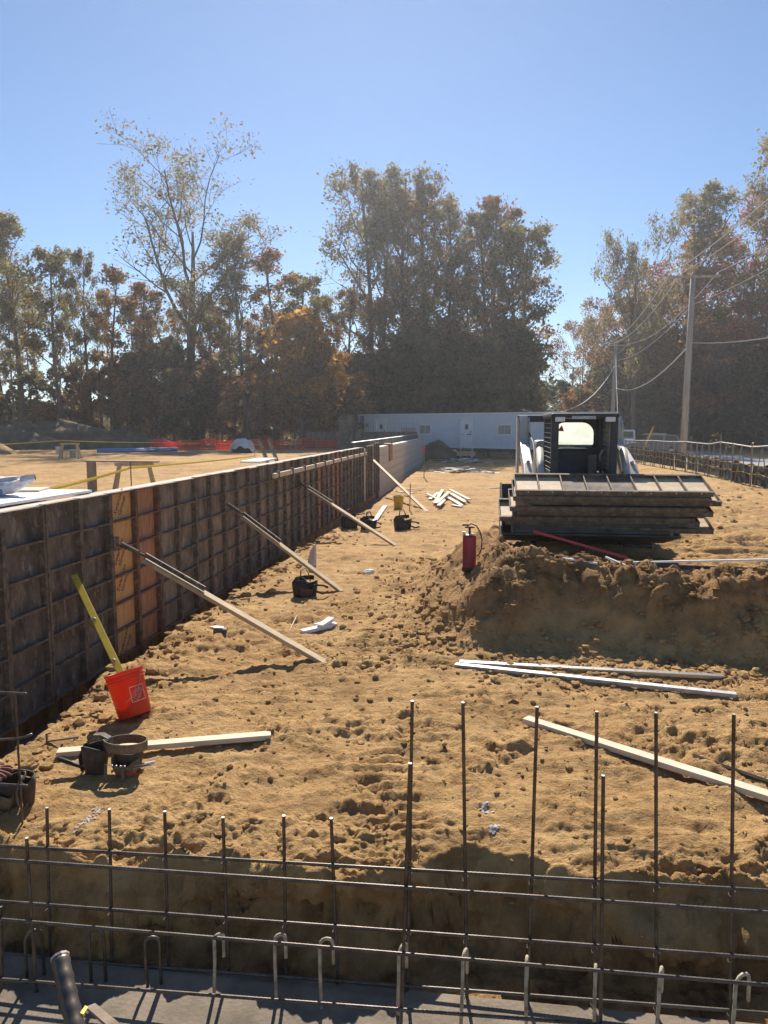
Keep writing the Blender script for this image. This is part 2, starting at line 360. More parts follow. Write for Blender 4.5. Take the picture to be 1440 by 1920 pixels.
# ================================================================== SETTING
def ground():
    ys = [-6, -3, -1, 0, .6]; y = 1.
    while y < 262:
        ys.append(y); y += .021 if y < 3.25 else .011 if y < 4.25 else max(.021, (y-1.2)*(.0048 if y < 13 else .0075)) if y < 60 else (y-50)*.12
    ys = np.array(ys); s = np.concatenate([np.linspace(-3.5, -1.05, 40)[:-1], np.linspace(-1.05, .80, 640), np.linspace(.80, 3.5, 40)[1:]])
    Yg, S = np.meshgrid(ys, s, indexing='ij'); w = np.maximum(Yg, 0)*.98+1.9
    X = S*w
    # pull two columns onto the hidden step behind the formwork
    z, mo = terrain(X, Yg)
    fw = np.sin(np.pi*np.clip(-z/.46, 0, 1))*(Yg > 3.2)*(Yg < 4.15)*(X > -3.3)
    Yg = Yg+fw*(.42*(fbm(X*2.3, z*4+7, 4, 101)-.5)+.16*(billow(X*7, z*9, 4, 103)-.35))
    gw = np.sin(np.pi*np.clip(-z/.6, 0, 1))*(X < -3.1)*(X > -4.0)*(Yg > 4.1)*(Yg < 40)
    X = X+gw*(.16*(fbm(Yg*3.1, z*5+7, 4, 105)-.5))
    nr, nc = X.shape; co = np.stack([X, Yg, z], -1).reshape(-1, 3)
    idx = np.arange(nr*nc).reshape(nr, nc)
    q = np.stack([idx[:-1, :-1], idx[:-1, 1:], idx[1:, 1:], idx[1:, :-1]], -1).reshape(-1, 4)
    me = bpy.data.meshes.new('ground'); me.vertices.add(len(co)); me.vertices.foreach_set('co', co.ravel())
    me.loops.add(q.size); me.loops.foreach_set('vertex_index', q.ravel().astype(np.int32))
    me.polygons.add(len(q)); me.polygons.foreach_set('loop_start', np.arange(0, q.size, 4, dtype=np.int32)); me.polygons.foreach_set('loop_total', np.full(len(q), 4, np.int32))
    me.polygons.foreach_set('use_smooth', np.ones(len(q), bool))
    me.update(calc_edges=True)
    a = me.attributes.new('moist_shade', 'FLOAT', 'POINT'); a.data.foreach_set('value', mo.ravel().astype(np.float32))
    me.materials.append(MATS['dirt']); o = bpy.data.objects.new('ground', me); COL.objects.link(o); kind(o, 'structure')
ground()
# road beyond the fence
mb = MB(); pts = []
for i in range(28):
    y = 20+i*8; x0 = 13.2+.02*(y-40); pts.append([(x0, y, tz(x0, y)+.09), (x0+7.5, y, tz(x0+7.5, y)+.09)])
mb.loft([[a, b] for a, b in pts], closed=False); kind(mb.build('road', 'asphalt'), 'structure')
mb = MB(); mb.box((-4.0, 30, -.57), (1.25, 53, .22)); kind(mb.build('wall_footing', 'concrete_dark'), 'structure')
mb = MB(); mb.box((0, 2.86, -.46), (14, 1.0, .12)); kind(mb.build('trench_footing', 'concrete_dark'), 'structure')

# clods and stones lying loose (uncountable)
def clods():
    import bmesh
    b = bmesh.new(); bmesh.ops.create_icosphere(b, subdivisions=1, radius=1); base = np.array([v.co[:] for v in b.verts]); fs = np.array([[v.index for v in f.verts] for f in b.faces]); b.free()
    g = np.random.default_rng(3); V = []; Fc = []; MO = []; n = 0
    def scat(cnt, fx, fy, smin, smax):
        nonlocal n
        X = fx(cnt); Y = fy(cnt); z, mo_ = terrain(X, Y); MO.append(np.repeat(mo_, 12)); s = smin+(smax-smin)*g.random(cnt)**6
        for i in range(cnt):
            p = base*(1+.35*(g.random((12, 1))-.5)*1.6)*s[i]*np.array([1+.5*g.random(), 1+.5*g.random(), .75]); a = g.random()*6.28; c, sn = math.cos(a), math.sin(a)
            p = np.stack([p[:, 0]*c-p[:, 1]*sn, p[:, 0]*sn+p[:, 1]*c, p[:, 2]], 1)+np.array([X[i], Y[i], z[i]+s[i]*.15])
            V.append(p); Fc.append(fs+n); n += 12
    U = lambda a, b: (lambda c: a+(b-a)*g.random(c))
    scat(4500, U(-3.3, 4), lambda c: 3.8+4*g.random(c)**1.5, .002, .020)
    scat(3000, U(-3.2, 5.5), U(5, 10), .003, .026)
    scat(1500, lambda c: -.75+.45*g.standard_normal(c), U(7, 13), .006, .042)
    scat(2000, U(0, 4.8), lambda c: 7.15+.28*g.standard_normal(c), .006, .042)
    scat(2600, U(-.9, 4.8), U(7.4, 9), .006, .045)
    scat(700, U(-3.3, 4), U(9, 20), .006, .035)
    scat(1200, lambda c: -3.25+.2*g.standard_normal(c), U(4, 20), .008, .06)
    scat(1300, U(2, 9), U(8.5, 24), .010, .06)
    V = np.concatenate(V); Fc = np.concatenate(Fc)
    me = bpy.data.meshes.new('clods'); me.from_pydata(V.tolist(), [], Fc.tolist()); me.materials.append(MATS['dirt']); a_ = me.attributes.new('moist_shade', 'FLOAT', 'POINT'); a_.data.foreach_set('value', np.concatenate(MO).astype(np.float32)); o = bpy.data.objects.new('loose_clods', me); COL.objects.link(o); kind(o, 'stuff'); o['label'] = 'loose clods and pebbles strewn over the dirt'
clods()

# ================================================================== FORMWORK
def formwork():
    root = empty('formwork_wall', (WX, 4.46, -.22), label='long wall of dark steel framed concrete forms beside the path', cat='formwork')
    W, HT = .61, 1.86
    fr = MB()
    for y in (.018, W-.018): fr.box((-.032, y, HT/2), (.064, .03, HT))
    for k in range(7): fr.box((-.034, W/2, .012+k*.305 if k < 6 else HT-.012), (.058, W-.066, .018))
    for k in range(6):
        for y in (.018, W-.018): fr.box((.0015, y, .16+k*.305), (.008, .012, .05))
    frm = {m: fr.build('form_panel', m) for m in ('form_steel', 'form_rust')}
    pl = MB().box((-.066, W/2, HT/2), (.012, W-.064, HT-.01)); pls = {}
    for m in ('ply_dark', 'ply_grey', 'ply_brown', 'ply_orange', 'ply_red'): pls[m] = pl.build('plywood_face', m)
    used = set()
    def inst(src, key):
        if key in used: c = src.copy(); COL.objects.link(c); return c
        used.add(key); return src
    ks = [('ply_dark', 'form_steel')]*5+[('ply_orange', 'form_rust'), ('ply_red', 'form_rust')]
    r = random.Random(4)
    for k in range(34):
        pm, fm = ks[k] if k < 7 else (r.choice(['ply_dark', 'ply_grey', 'ply_grey', 'ply_brown', 'ply_dark']), 'form_steel')
        if k in (22, 25, 26): pm, fm = 'ply_red', 'form_rust'
        p = inst(frm[fm], fm); p.parent = root; p.location = (r.uniform(-.004, .004), k*W, r.uniform(-.006, .006))
        q = inst(pls[pm], pm); q.parent = p; q.location = (0, 0, 0)
        if k == 5:
            for z, f in ((1.72, 1), (1.16, -1), (.86, 1), (.12, 1)):
                M = Matrix.Translation((-.0585, W/2+(0.02 if f > 0 else -.02), z)) @ Matrix.Rotation(R(90), 4, 'Z') @ Matrix.Rotation(R(90), 4, 'X') @ Matrix.Rotation(R(55), 4, 'Z')
                lettering('Swanson\nGroup', .095, 'stamp_ink', q, M, 'stamp')
    for o in list(frm.values())+list(pls.values()):
        if o.parent is None: bpy.data.objects.remove(o)
    # poured core and the forms on the pad side
    MB().box((-.165, 10.4, .92), (.17, 20.8, 1.86)).build('concrete_core', 'concrete', root)
    MB().box((-.29, 10.4, .80), (.06, 20.8, 1.60)).build('inner_forms', 'ply_grey', root)
    MB().box((-.29, 10.4, 1.606), (.075, 20.8, .014)).build('top_rail', 'galv', root)
    # filler board, two set-forward panels
    MB().box((-.02, 20.93, .9), (.05, .26, 1.80)).build('filler_board', 'concrete', root)
    for k, yy in enumerate((21.25, 23.3)):
        for j in range(3 if k == 0 else 2):
            p = frm['form_steel'].copy(); COL.objects.link(p); p.parent = root; p.location = (.03, yy+j*.62, .02+.05*k)
            q = pls['ply_brown'].copy() if 'ply_brown' in used else pls['ply_dark'].copy(); COL.objects.link(q); q.parent = p; q.location = (0, 0, 0)
    MB().box((-.02, 23.15, .9), (.05, .2, 1.9)).build('filler_board', 'concrete', root)
    # timber waler clamped along the far end
    wl = empty('waler', (WX+.05, 13.6, 1.42), label='pale timber waler clamped along the upper part of the forms', cat='waler')
    MB().beam((0.03, 0, 0), (.03, 11.6, .0), .045, .09).build('rail', 'lumber_pale', wl)
    for k in range(11): MB().box((.035, .3+k*1.08, 0), (.075, .05, .16)).build('clamp', 'form_steel', wl)
formwork()
def concrete_wall():
    root = empty('concrete_wall', (WX, 29.2, -.5), label='stripped bare concrete wall beyond the forms', cat='wall')
    L = 23.3; mb = MB(); mb.box((-.16, L/2, 1.0), (.25, L, 2.0)); mb.build('core', 'concrete_dark', root)
    r = random.Random(2); me = None; nj = int(L/.61)
    for j in range(nj):
        for k in range(6):
            if j in (5, 6) and k >= 4: continue
            a = MB().box((0, 0, 0), (.03, .598, .318), taper=1.) if me is None else None
            if me is None: o = a.build('cast_panel', 'concrete', root); me = o.data
            else: o = bpy.data.objects.new('cast_panel', me); COL.objects.link(o); o.parent = root
            o.location = (-.022+r.uniform(-.004, .004), .305+j*.61, .17+k*.33)
    MB().box((-.17, L/2-0.6, 2.012), (.26, L-1.4, .02)).build('top_edge', 'foam', root)
    MB().box((-.10, 3.6, 1.72), (.30, .9, .75)).build('pocket_form', 'ply_red', root)
    b = empty('inner_formwork', (WX-.42, 25.4, .1), label='dark forms standing behind the bare concrete wall', cat='formwork')
    MB().box((0, 13.4, .84), (.1, 26.8, 1.68)).build('panel_run', 'ply_dark', b)
    MB().box((0, 13.4, 1.69), (.12, 26.8, .02)).build('top_rail', 'galv', b)
    for k in range(40): MB().tube([(-.1, 17+k*.24, 1.6), (-.1, 17+k*.24, 2.15)], .008, 4).build('starter_bar', 'rebar', b)
    e = empty('end_formwork', (WX-.3, 53, .2), label='dark forms closing the far end of the building pad', cat='formwork')
    MB().box((-4.2, 0, .9), (8, .1, 1.7)).build('panel_run', 'ply_brown', e)
    for k in range(14): MB().box((-.4-k*.58, -.07, .9), (.05, .06, 1.7)).build('stiffener', 'form_steel', e)
    for k in range(24): MB().tube([(-4.2+k*.17, .1, 1.7), (-4.2+k*.17, .1, 2.45)], .009, 4).build('starter_bar', 'rebar', e)
    for k in range(8): MB().tube([(-8-k*.3+1.6, .1, 1.7), (-8-k*.3+1.6, .1, 2.3)], .009, 4).build('starter_bar', 'rebar', e)
    f = empty('column_form', (WX-5.2, 51, .75), label='tall dark column form left of the site trailer', cat='formwork')
    MB().box((0, 0, 1.15), (1.0, .5, 2.3)).build('box', 'ply_dark', f)
    for k in range(4): MB().box((0, -.02, .3+k*.55), (1.08, .56, .08)).build('clamp', 'form_steel', f)
    MB().box((.9, 0, .7), (.45, .4, 1.4)).build('side_box', 'ply_dark', f)
concrete_wall()

# ------------------------------------------------------------------ braces
def brace(foot, top, end_px, label, steel=True):
    ft = ongr(*foot); tp = onx(*top, WX+.03); d = tp-ft
    root = empty('wall_brace', ft, label=label, cat='brace', group='braces propping the forms')
    t = (ony(*end_px, 1).x, 0)
    # the fraction of the brace where the timber ends, seen along the picture
    k = (Vector(end_px)-Vector(foot)).length/(Vector(top)-Vector(foot)).length
    lo, hi = 0., 1.
    for _ in range(30):
        m = (lo+hi)/2; p = ft+d*m; q = (p-O); c, s = math.cos(YAW), math.sin(YAW); xx = q.x*c+q.y*s; yy = -q.x*s+q.y*c; dep = yy*math.cos(TH)-q.z*math.sin(TH)
        if abs(720+F*xx/dep-foot[0]) < abs(end_px[0]-foot[0]): lo = m
        else: hi = m
    side = d.cross(Vector((0, 0, 1))).normalized(); up = side.cross(d).normalized()
    e = d*lo; w = MB().beam(-d*.01, e, .04, .10, up=side); w.build('timber', 'lumber', root, bevel=.003)
    if steel:
        dn = d.normalized(); s0 = e-dn*.75+up*.055
        MB().beam(s0, e+up*.055+dn*.02, .05, .018, up=side).build('steel_strap', 'form_steel', root)
        MB().tube([e-dn*.1+up*.055, d*.985], .014, 6).build('screw_rod', 'form_steel', root)
        MB().tube([e+dn*.1+up*.04, e+dn*.32+up*.03], .026, 8).build('turnbuckle', 'form_steel', root)
        for k in range(4): MB().box(s0+dn*(.1+k*.15)+up*.014, (.02, .02, .02)).build('bolt', 'galv', root)
        MB().box(d*.99, (.04, .12, .12)).build('wall_plate', 'form_steel', root)
    MB().box(-d.normalized()*.03+Vector((0, 0, -.03)), (.05, .09, .10)).build('stake', 'lumber_grey', root)
brace((605, 1243), (212, 1016), (272, 1050), 'nearest timber brace propping the dark forms, above the orange bucket')
brace((638, 1107), (420, 943), (455, 977), 'second nearest timber brace, its foot by the dark tool belt heap')
brace((740, 1022), (563, 908), (578, 925), 'third timber brace crossing the black tool bags by the forms')
brace((800, 957), (697, 860), (698, 861), 'farthest timber brace leaning by the yellow bucket', False)

# ================================================================== REBAR
def ribbed(p0, p1, r=.0078, step=.010, n=7, per=2, amp=1.17):
    p0 = Vector(p0); p1 = Vector(p1); L = (p1-p0).length; m = max(2, int(L/step)); mid = (p1-p0).orthogonal().normalized()
    pts = [p0.lerp(p1, i/m) for i in range(m+1)]
    return MB().tube(pts, [r*(1.0 if i % per else amp) for i in range(m+1)], n)
def cage():
    YA, YB = 3.36, 3.12; FL = -.44
    root = empty('rebar_cage', (0, 3.24, FL), label='grid of ribbed steel rebar standing in the front trench', cat='rebar')
    off = Vector((0, -3.24, -FL))
    def part(a, b, name, m='rebar', **k):
        o = ribbed(Vector(a)+off, Vector(b)+off, **k).build(name, m, root, smooth=True, fix=False); return o
    V = [(88, 1515, 97), (205, 1518, 213), (309, 1522, 318), (418, 1533, 432), (532, 1530, 538), (621, 1535, 636), (773, 1315, 763), (868, 1318, 876), (1007, 1326, 988), (1119, 1335, 1112), (1230, 1337, 1230), (1376, 1340, 1368)]
    for i in range(3): V.append((-20-110*i, 1500, -15-108*i)); V.append((1490+112*i, 1345, 1480+112*i))
    for x, y, xb in V:
        t = ony(x, y, YA); b = ony(xb, 1910, YA); d = (b-t); b = t+d*((FL-t.z)/d.z)
        c = part(b, t, 'vertical_bar'); MB().tube([Vector(t)+off, Vector(t)+off+Vector((0, 0, .003))], .0078, 8).build('cut_end', 'rebar_end', c)
    for x, y, xb in ((769, 1432, 752), (1131, 1455, 1126), (50, 1572, 72), (2, 1700, 5)):
        t = ony(x, y, YB); b = ony(xb, 1910, YB); d = (b-t); b = t+d*((FL-t.z)/d.z)
        c = part(b, t, 'vertical_bar'); MB().tube([Vector(t)+off, Vector(t)+off+Vector((0, 0, .003))], .0078, 8).build('cut_end', 'rebar_end', c)
    for YY, l, r_ in ((YA-.017, 1586, 1670), (YA-.017, 1690, 1797), (YA-.017, 1791, 1900), (YB-.017, 1612, 1711), (YB-.017, 1724, 1847), (YB-.017, 1836, 1945)):
        a = ony(0, l, YY); b = ony(1440, r_, YY); d = b-a; part(a-d*.25, b+d*.3, 'horizontal_bar')
    for x, y, xb in V[:12]:
        t = ony(x, y, YA); b = ony(xb, 1910, YA)
        for l, r_ in ((1586, 1670), (1690, 1797), (1791, 1900)):
            py = l+(r_-l)*xb/1440; k = (py-y)/(1910-y); q = t.lerp(b, k)+off
            MB().tube([q+Vector((.013*math.cos(a), -.008+.020*math.sin(a), .012*math.cos(a))) for a in [math.pi*j/4 for j in range(9)]], .0018, 4).build('tie_wire', 'form_steel', root)
    HK = [(180, 1742, .035, .2), (285, 1757, .035, .3), (62, 1745, .04, .9), (410, 1752, .022, .5), (525, 1752, .026, .4), (612, 1760, .032, .3), (755, 1772, .04, 1.2), (872, 1783, .035, 1.3), (988, 1797, .035, 1.45), (1117, 1812, .03, 1.4), (1240, 1817, .035, 1.2), (1393, 1827, .045, .6)]
    for i, (x, y, rr, az) in enumerate(HK):
        t = ony(x, y, 3.22+.02*math.sin(i*2.3)); c = Vector((math.cos(az), math.sin(az), 0))
        base = t-Vector((0, 0, rr)); pts = [Vector((base.x-c.x*rr+.01*math.sin(i*1.7), base.y-c.y*rr, FL)), base-c*rr-Vector((0, 0, .12))]
        for k in range(7): a = math.pi-math.pi*k/6; pts.append(base+c*rr*math.cos(a)+Vector((0, 0, rr*math.sin(a))))
        tl = .10 if i > 2 else .45
        pts.append(base+c*rr*1.02-Vector((0, 0, tl)))
        MB().tube([p+off for p in pts], .0085, 7).build('hooked_bar', 'rebar_pale' if i > 2 else 'rebar', root, smooth=True)
    # bars of the corner cage that stick into view on the left
    lr = empty('corner_rebar', (-3.0, 4.0, tz(-3.0, 4.0)-.05), label='rebar ends poking in at the left edge above the tool bag', cat='rebar'); base = lr.location.copy()
    for (x, y) in ((50, 1301), (52, 1474)):
        e = ony(x, y, 3.9); s_ = e-Vector((2.2, 0, 0)); ribbed(s_-base, e-base, r=.0085).build('horizontal_bar', 'rebar', lr, smooth=True, fix=False)
    pts = [ony(60, 1377, 3.9), ony(45, 1383, 3.9), ony(25, 1386, 3.9), ony(0, 1387, 3.9)]; pts.append(pts[-1]-Vector((1.8, 0, 0)))
    MB().tube([p-base for p in pts], .0085, 7).build('bent_bar', 'rebar', lr, smooth=True)
    t = ony(28, 1303, 3.92); ribbed(Vector((t.x, t.y, tz(t.x, t.y)-.05))-base, t-base, r=.006).build('vertical_bar', 'rebar', lr, smooth=True, fix=False)
    t = ony(-60, 1250, 3.92); ribbed(Vector((t.x, t.y, tz(t.x, t.y)-.05))-base, t-base, r=.008).build('vertical_bar', 'rebar', lr, smooth=True, fix=False)
    # the dowel right in front of the camera
    a = ony(113, 1797, .56); b = ony(141, 1925, .52); d = b-a; g = tz(b.x, .5); e = a+d*((g-a.z)/d.z)
    nb = empty('rebar_dowel', (e.x, e.y, g), label='thick blurred rebar dowel rising at the lower left corner', cat='rebar')
    ribbed(e-nb.location, a-nb.location, r=.0072, step=.0035, n=14, per=4, amp=1.10).build('bar', 'rebar', nb, smooth=True, fix=False)
    tp = MB().tube([a-nb.location, a-nb.location+(a-b).normalized()*.002], .0078, 10); tp.build('cut_end', 'rebar_end', nb)
    mb = MB(); q = ony(152, 1908, .53)-nb.location; mb.box(q, (.003, .008, .016), (0, .4, 0)); mb.build('tape_knot', 'yellow_tape', nb)
    a = ony(170, 1887, .9); b = ony(215, 1925, .8); d = (b-a); e = a+d*2.2
    t = MB(); t.beam((0, 0, 0), e-a, .012, .004); o = t.build('steel_angle', 'form_steel', loc=a); tag(o, 'short steel strip leaning up at the bottom left edge', 'steel strip')
cage()

# ================================================================== THINGS ON THE PATH
def lumber(name, a, b, w, t, m, label, cat='lumber', group=None, lift=0., flat=True, up=None):
    a = Vector(a); b = Vector(b); d = b-a; o = MB().beam(-d/2, d/2, w, t, up=up or (0, 0, 1)).build(name, m, bevel=.002, loc=(a+b)/2+Vector((0, 0, t/2+lift))); return tag(o, label, cat, group)
def gl(px): return ongr(*px)
def pail(name, loc, rot, r0, r1, h, m, label, cat, logo=False):
    root = empty(name, loc, rot, label, cat); n = 40
    mb = MB(); mb.lathe([(0.001, 0), (r0*.95, 0), (r0, .008), (r0+(r1-r0)*.8, h*.80), (r1*1.03, h*.80), (r1*1.03, h*.825), (r1*.985, h*.825), (r1*.99, h*.87), (r1*1.03, h*.87), (r1*1.03, h*.89), (r1*.985, h*.89), (r1, h*.96), (r1*1.05, h*.965), (r1*1.05, h), (r1*.96, h), (r0*.96+.0, .012), (.001, .012)], n)
    mb.build('body', m, root, smooth=True)
    hp = [(r1*1.05*math.cos(a), -(r1*1.06)*math.sin(a)*.35-r1*.9*0-.0, h*.84-.19*math.sin(a)) for a in [math.pi*k/14 for k in range(15)]]
    hp = [(x*1.0, -math.sqrt(max(0, (r1*1.07)**2-x*x))-.004, z) for x, y, z in hp]
    MB().tube(hp, .0022, 5).build('bail_handle', 'steel', root)
    if logo:
        def surf(u, v): rr = r0+(r1-r0)*v/h+.0015; a = u/rr-R(32); return Vector((rr*math.cos(a), rr*math.sin(a), v))
        fr = MB(); s_ = .062; cz = h*.46
        loops = []
        for q in (s_, s_-.004):
            ring = []
            for (x0, y0), (x1, y1) in (((-q, -q), (q, -q)), ((q, -q), (q, q)), ((q, q), (-q, q)), ((-q, q), (-q, -q))):
                for k in range(6): ring.append(surf(x0+(x1-x0)*k/6, cz+y0+(y1-y0)*k/6))
            loops.append(ring)
        fr.loft(loops); fr.build('print_frame', 'white_print', root)
        Rm = Matrix.Rotation(R(45), 3, 'Z')
        for txt, off, sz in (('THE', .034, .030), ('HOME', .006, .040), ('DEPOT', -.026, .036)):
            lettering(txt, sz, 'white_print', root, None, 'print_lettering', bend=lambda c, off=off: (lambda q: surf(q.x*.92, cz+q.y*.92))(Rm @ Vector((c.x, c.y+off, 0))))
    return root
bp = ongr(252, 1350)
pail('orange_bucket', bp+Vector((.0, .02, .035)), (R(-9), R(-19), R(0)), .130, .150, .37, 'orange_plastic', 'orange plastic bucket tilted by the forms with a level in it', 'bucket', logo=True)
# spirit level leaning from the bucket to the wall
a = bp+Vector((-.05, .12, .10)); b = onx(139, 1079, WX+.03); d = b-a; lv = empty('spirit_level', a, label='long yellow spirit level leaning from orange bucket to forms', cat='level')
MB().beam((0, 0, 0), d, .026, .06, up=(1, .3, 0)).build('body', 'yellow_paint', lv, bevel=.003)
for k in (.30, .62, .955): MB().tube([d*k-Vector((.0, .016, 0)), d*k+Vector((.0, -.02, 0))], .022, 12).build('vial', 'galv', lv)
MB().beam(d*.02+Vector((.004, -.013, .0)), d*.9+Vector((.004, -.013, 0)), .008, .012, up=(1, .3, 0)).build('groove', 'leather', lv)
# near boards
A, B = gl((108, 1416)), gl((508, 1384)); lumber('timber_board', A, B, .089, .038, 'lumber_pale', 'short pale board lying behind the brown tool belt')
A, B = ongr(985, 1360), ongr(1440, 1503); d = (B-A); B = B+d*.35; B.z = tz(B.x, B.y); lumber('timber_board', A, B, .089, .04, 'lumber_pale', 'long pale board lying on dirt behind the tall rebar', lift=.03)
A, B = ongr(1300, 1420), ongr(1442, 1468); B += (B-A)*.4; lumber('timber_plank', A, B, .07, .02, 'lumber_grey', 'weathered grey plank half buried at the right edge', up=(0, .6, 1))
# steel channel strips at the foot of the heap
def strip(p, q, label, m):
    A, B = ongr(*p), ongr(*q); z = max(A.z, B.z)+.03; A.z = B.z = z; d = B-A; root = empty('steel_strip', A, label=label, cat='steel strip')
    MB().beam((0, 0, 0), d, .07, .008).build('web', m, root)
    n = Vector((d.y, -d.x, 0)).normalized()*.035; MB().beam(n+Vector((0, 0, -.012)), d+n+Vector((0, 0, -.012)), .006, .035).build('flange', m, root)
    for k in range(12): MB().tube([d*(.04+k*.08)+Vector((0, 0, .004)), d*(.04+k*.08)+Vector((0, 0, .0055))], .008, 8).build('hole', 'black_rubber', root)
strip((854, 1252), (1380, 1312), 'bright steel strip with holes lying before the dirt heap', 'galv')
strip((862, 1244), (1357, 1272), 'duller steel strip half buried against the dirt heap', 'steel')
# offcuts
for i, (p, q, w, t, l, lab) in enumerate([((566, 1188), (630, 1176), .09, .04, 0, 'lowest white timber offcut of the small pile on the path'), ((592, 1176), (616, 1166), .06, .04, 0, 'white offcut behind the others in the small pile'), ((600, 1180), (622, 1172), .09, .04, .04, 'white block on top of the small offcut pile')]):
    lumber('timber_offcut', ongr(*p), ongr(*q), w, t, 'foam', lab, 'offcut', 'white offcuts on the path', lift=l)
lumber('stick', ongr(538, 1187), ongr(557, 1155), .015, .012, 'lumber', 'thin wooden stick lying on path past the nearest brace', 'stick')
def rag(px, s, m, label, name='crumpled_rag', cat='rag', seed=1, hz=.6):
    import bmesh
    b = bmesh.new(); bmesh.ops.create_icosphere(b, subdivisions=3, radius=1); r = random.Random(seed); vs = []
    for v in b.verts:
        n = fbm(np.array([v.co.x*1.7+seed]), np.array([v.co.y*1.7+v.co.z*1.3]), 3, seed)[0]; v.co = v.co*(.55+.9*n); v.co.z = max(v.co.z, -.5)*hz
    mb = MB().add([tuple(v.co*s) for v in b.verts], [tuple(x.index for x in f.verts) for f in b.faces]); b.free()
    return tag(mb.build(name, m, loc=ongr(*px)+Vector((0, 0, s*.4*hz)), smooth=False), label, cat)
rag((693, 1076), .09, 'foam', 'small crumpled white rag on the middle of the path')
g = ongr(587, 1062); w = empty('paper_bag', g, label='torn upright white paper bag behind the second brace', cat='bag')
mb = MB(); mb.loft([[(x*.07*(1-.35*k/4)+.02*k*.3, -.05+y*.05*(1-.2*k/4)+.01*math.sin(k+x*3), k*.085+(.05*x if k == 4 else 0)) for x, y in ((-1, -.6), (-.3, -1), (.6, -.9), (1, 0), (.5, .9), (-.5, 1))] for k in range(5)]); mb.build('sheet', 'tarp', w)
MB().box((-.06, .0, .1), (.02, .12, .2), (0, .2, 0)).build('flap', 'black_cloth', w)
# tool belts
def pouch(parent, c, w, d, h, rz, m, lean=0., flare=1.2, open_=True, name='pouch'):
    rings = []; N = 16
    for k in range(7):
        t = k/6; s = (.78+(flare-.78)*t); bul = 1+.18*math.sin(math.pi*t)
        rings.append([Vector((c[0], c[1], c[2]))+Matrix.Rotation(rz, 3, 'Z') @ Vector((w/2*s*abs(math.cos(a))**.6*math.copysign(1, math.cos(a))+lean*t*h, d/2*s*bul*abs(math.sin(a))**.7*math.copysign(1, math.sin(a)), h*t+(.02*math.sin(2*a+c[0]*9) if k == 6 else 0))) for a in [2*math.pi*j/N for j in range(N)]])
    inn = [[p*0+Vector((c[0], c[1], p.z))+(p-Vector((c[0], c[1], p.z)))*.9 for p in r] for r in rings[::-1][:5]]
    mb = MB().loft(rings+inn, cap0=True, cap1=True); return mb.build(name, m, parent, smooth=True)
def strap(parent, pts, wd, m, name='belt', up=(0, 0, 1), th=.006):
    mb = MB(); pts = [Vector(p) for p in pts]; rings = []
    for i, p in enumerate(pts):
        t = (pts[min(i+1, len(pts)-1)]-pts[max(i-1, 0)]).normalized(); u = Vector(up); u = (u-t*u.dot(t)).normalized(); n = t.cross(u)
        rings.append([p+u*wd/2+n*th/2, p-u*wd/2+n*th/2, p-u*wd/2-n*th/2, p+u*wd/2-n*th/2])
    mb.loft(rings, cap0=True, cap1=True); return mb.build(name, m, parent, smooth=False)
def arc(c, rx, ry, a0, a1, n, z0=0., z1=0., ax=None): return [(c[0]+rx*math.cos(R(a0+(a1-a0)*k/n)), c[1]+ry*math.sin(R(a0+(a1-a0)*k/n)), c[2]+z0+(z1-z0)*k/n) for k in range(n+1)]
g = ongr(192, 1452); tb = empty('tool_belt', g, label='brown leather tool belt with pouches and hammer below the orange bucket', cat='tool belt')
pouch(tb, (-.055, .02, -.01), .17, .12, .20, .15, 'leather', flare=1.05)
pouch(tb, (.16, .02, -.01), .15, .11, .11, -.2, 'leather_tan', flare=1.25)
pouch(tb, (.16, .07, -.01), .19, .10, .17, -.1, 'leather', flare=1.1)
strap(tb, arc((.13, .09, .17), .15, .11, 150, -170, 22, .0, .03), .065, 'leather_tan')
strap(tb, [(-.15, .05, .0), (-.15, .06, .12), (-.13, .07, .20), (-.09, .08, .245), (-.03, .08, .25), (.02, .08, .225), (.04, .08, .17)], .05, 'leather', up=(0, 1, 0))
strap(tb, [(-.14, .0, .02), (-.155, -.0, .12), (-.12, .02, .21)], .05, 'leather', up=(0, 1, 0))
hm = MB().tube([(-.30, -.02, .10), (-.22, -.015, .075), (-.10, -.0, .03)], [.017, .015, .011], 8); hm.build('hammer_handle', 'black_rubber', tb, smooth=True)
MB().tube([(-.22, -.015, .078), (-.13, -.0, .044)], .012, 8).build('hammer_shank', 'steel', tb)
for k, m in enumerate(('galv', 'steel')): MB().beam((.20, -.02-.0*k, .06+.014*k), (.36, .03+.02*k, .08+.012*k), .022, .006).build('square_blade', m, tb)
MB().tube([(.2, -.06, .05), (.30, -.05, .045)], .005, 6).build('pencil', 'orange_plastic', tb)
for k in range(4): MB().tube([(.10+.03*k, -.05, .09), (.10+.03*k, -.055, .09)], .007, 8).build('rivet', 'galv', tb)
for k in range(2): strap(tb, [(.06+.12*k, -.06, .1), (.065+.12*k, -.075, .04), (.07+.12*k, -.08, .0)], .018, 'leather_tan', 'tie_strap', up=(1, 0, 0))
g = ongr(18, 1507); tl = empty('tool_pouch', g, label='dark leather tool pouch cut off by the left edge', cat='tool pouch')
pouch(tl, (.0, .02, -.01), .16, .13, .17, .1, 'leather', flare=1.1); pouch(tl, (.11, .03, -.01), .07, .08, .17, .0, 'leather', flare=1.15); pouch(tl, (-.16, .02, -.01), .17, .13, .16, -.1, 'leather', flare=1.1)
pouch(tl, (-.02, -.05, -.01), .15, .05, .10, .05, 'leather_tan', flare=1.15)
strap(tl, arc((0, .05, .15), .14, .07, 190, -10, 14), .04, 'leather'); strap(tl, [(.09, -.02, .17), (.085, -.05, .10), (.10, -.06, .03), (.13, -.06, .0), (.15, -.04, .03)], .012, 'leather_tan', 'tie_strap', up=(1, 0, 0))
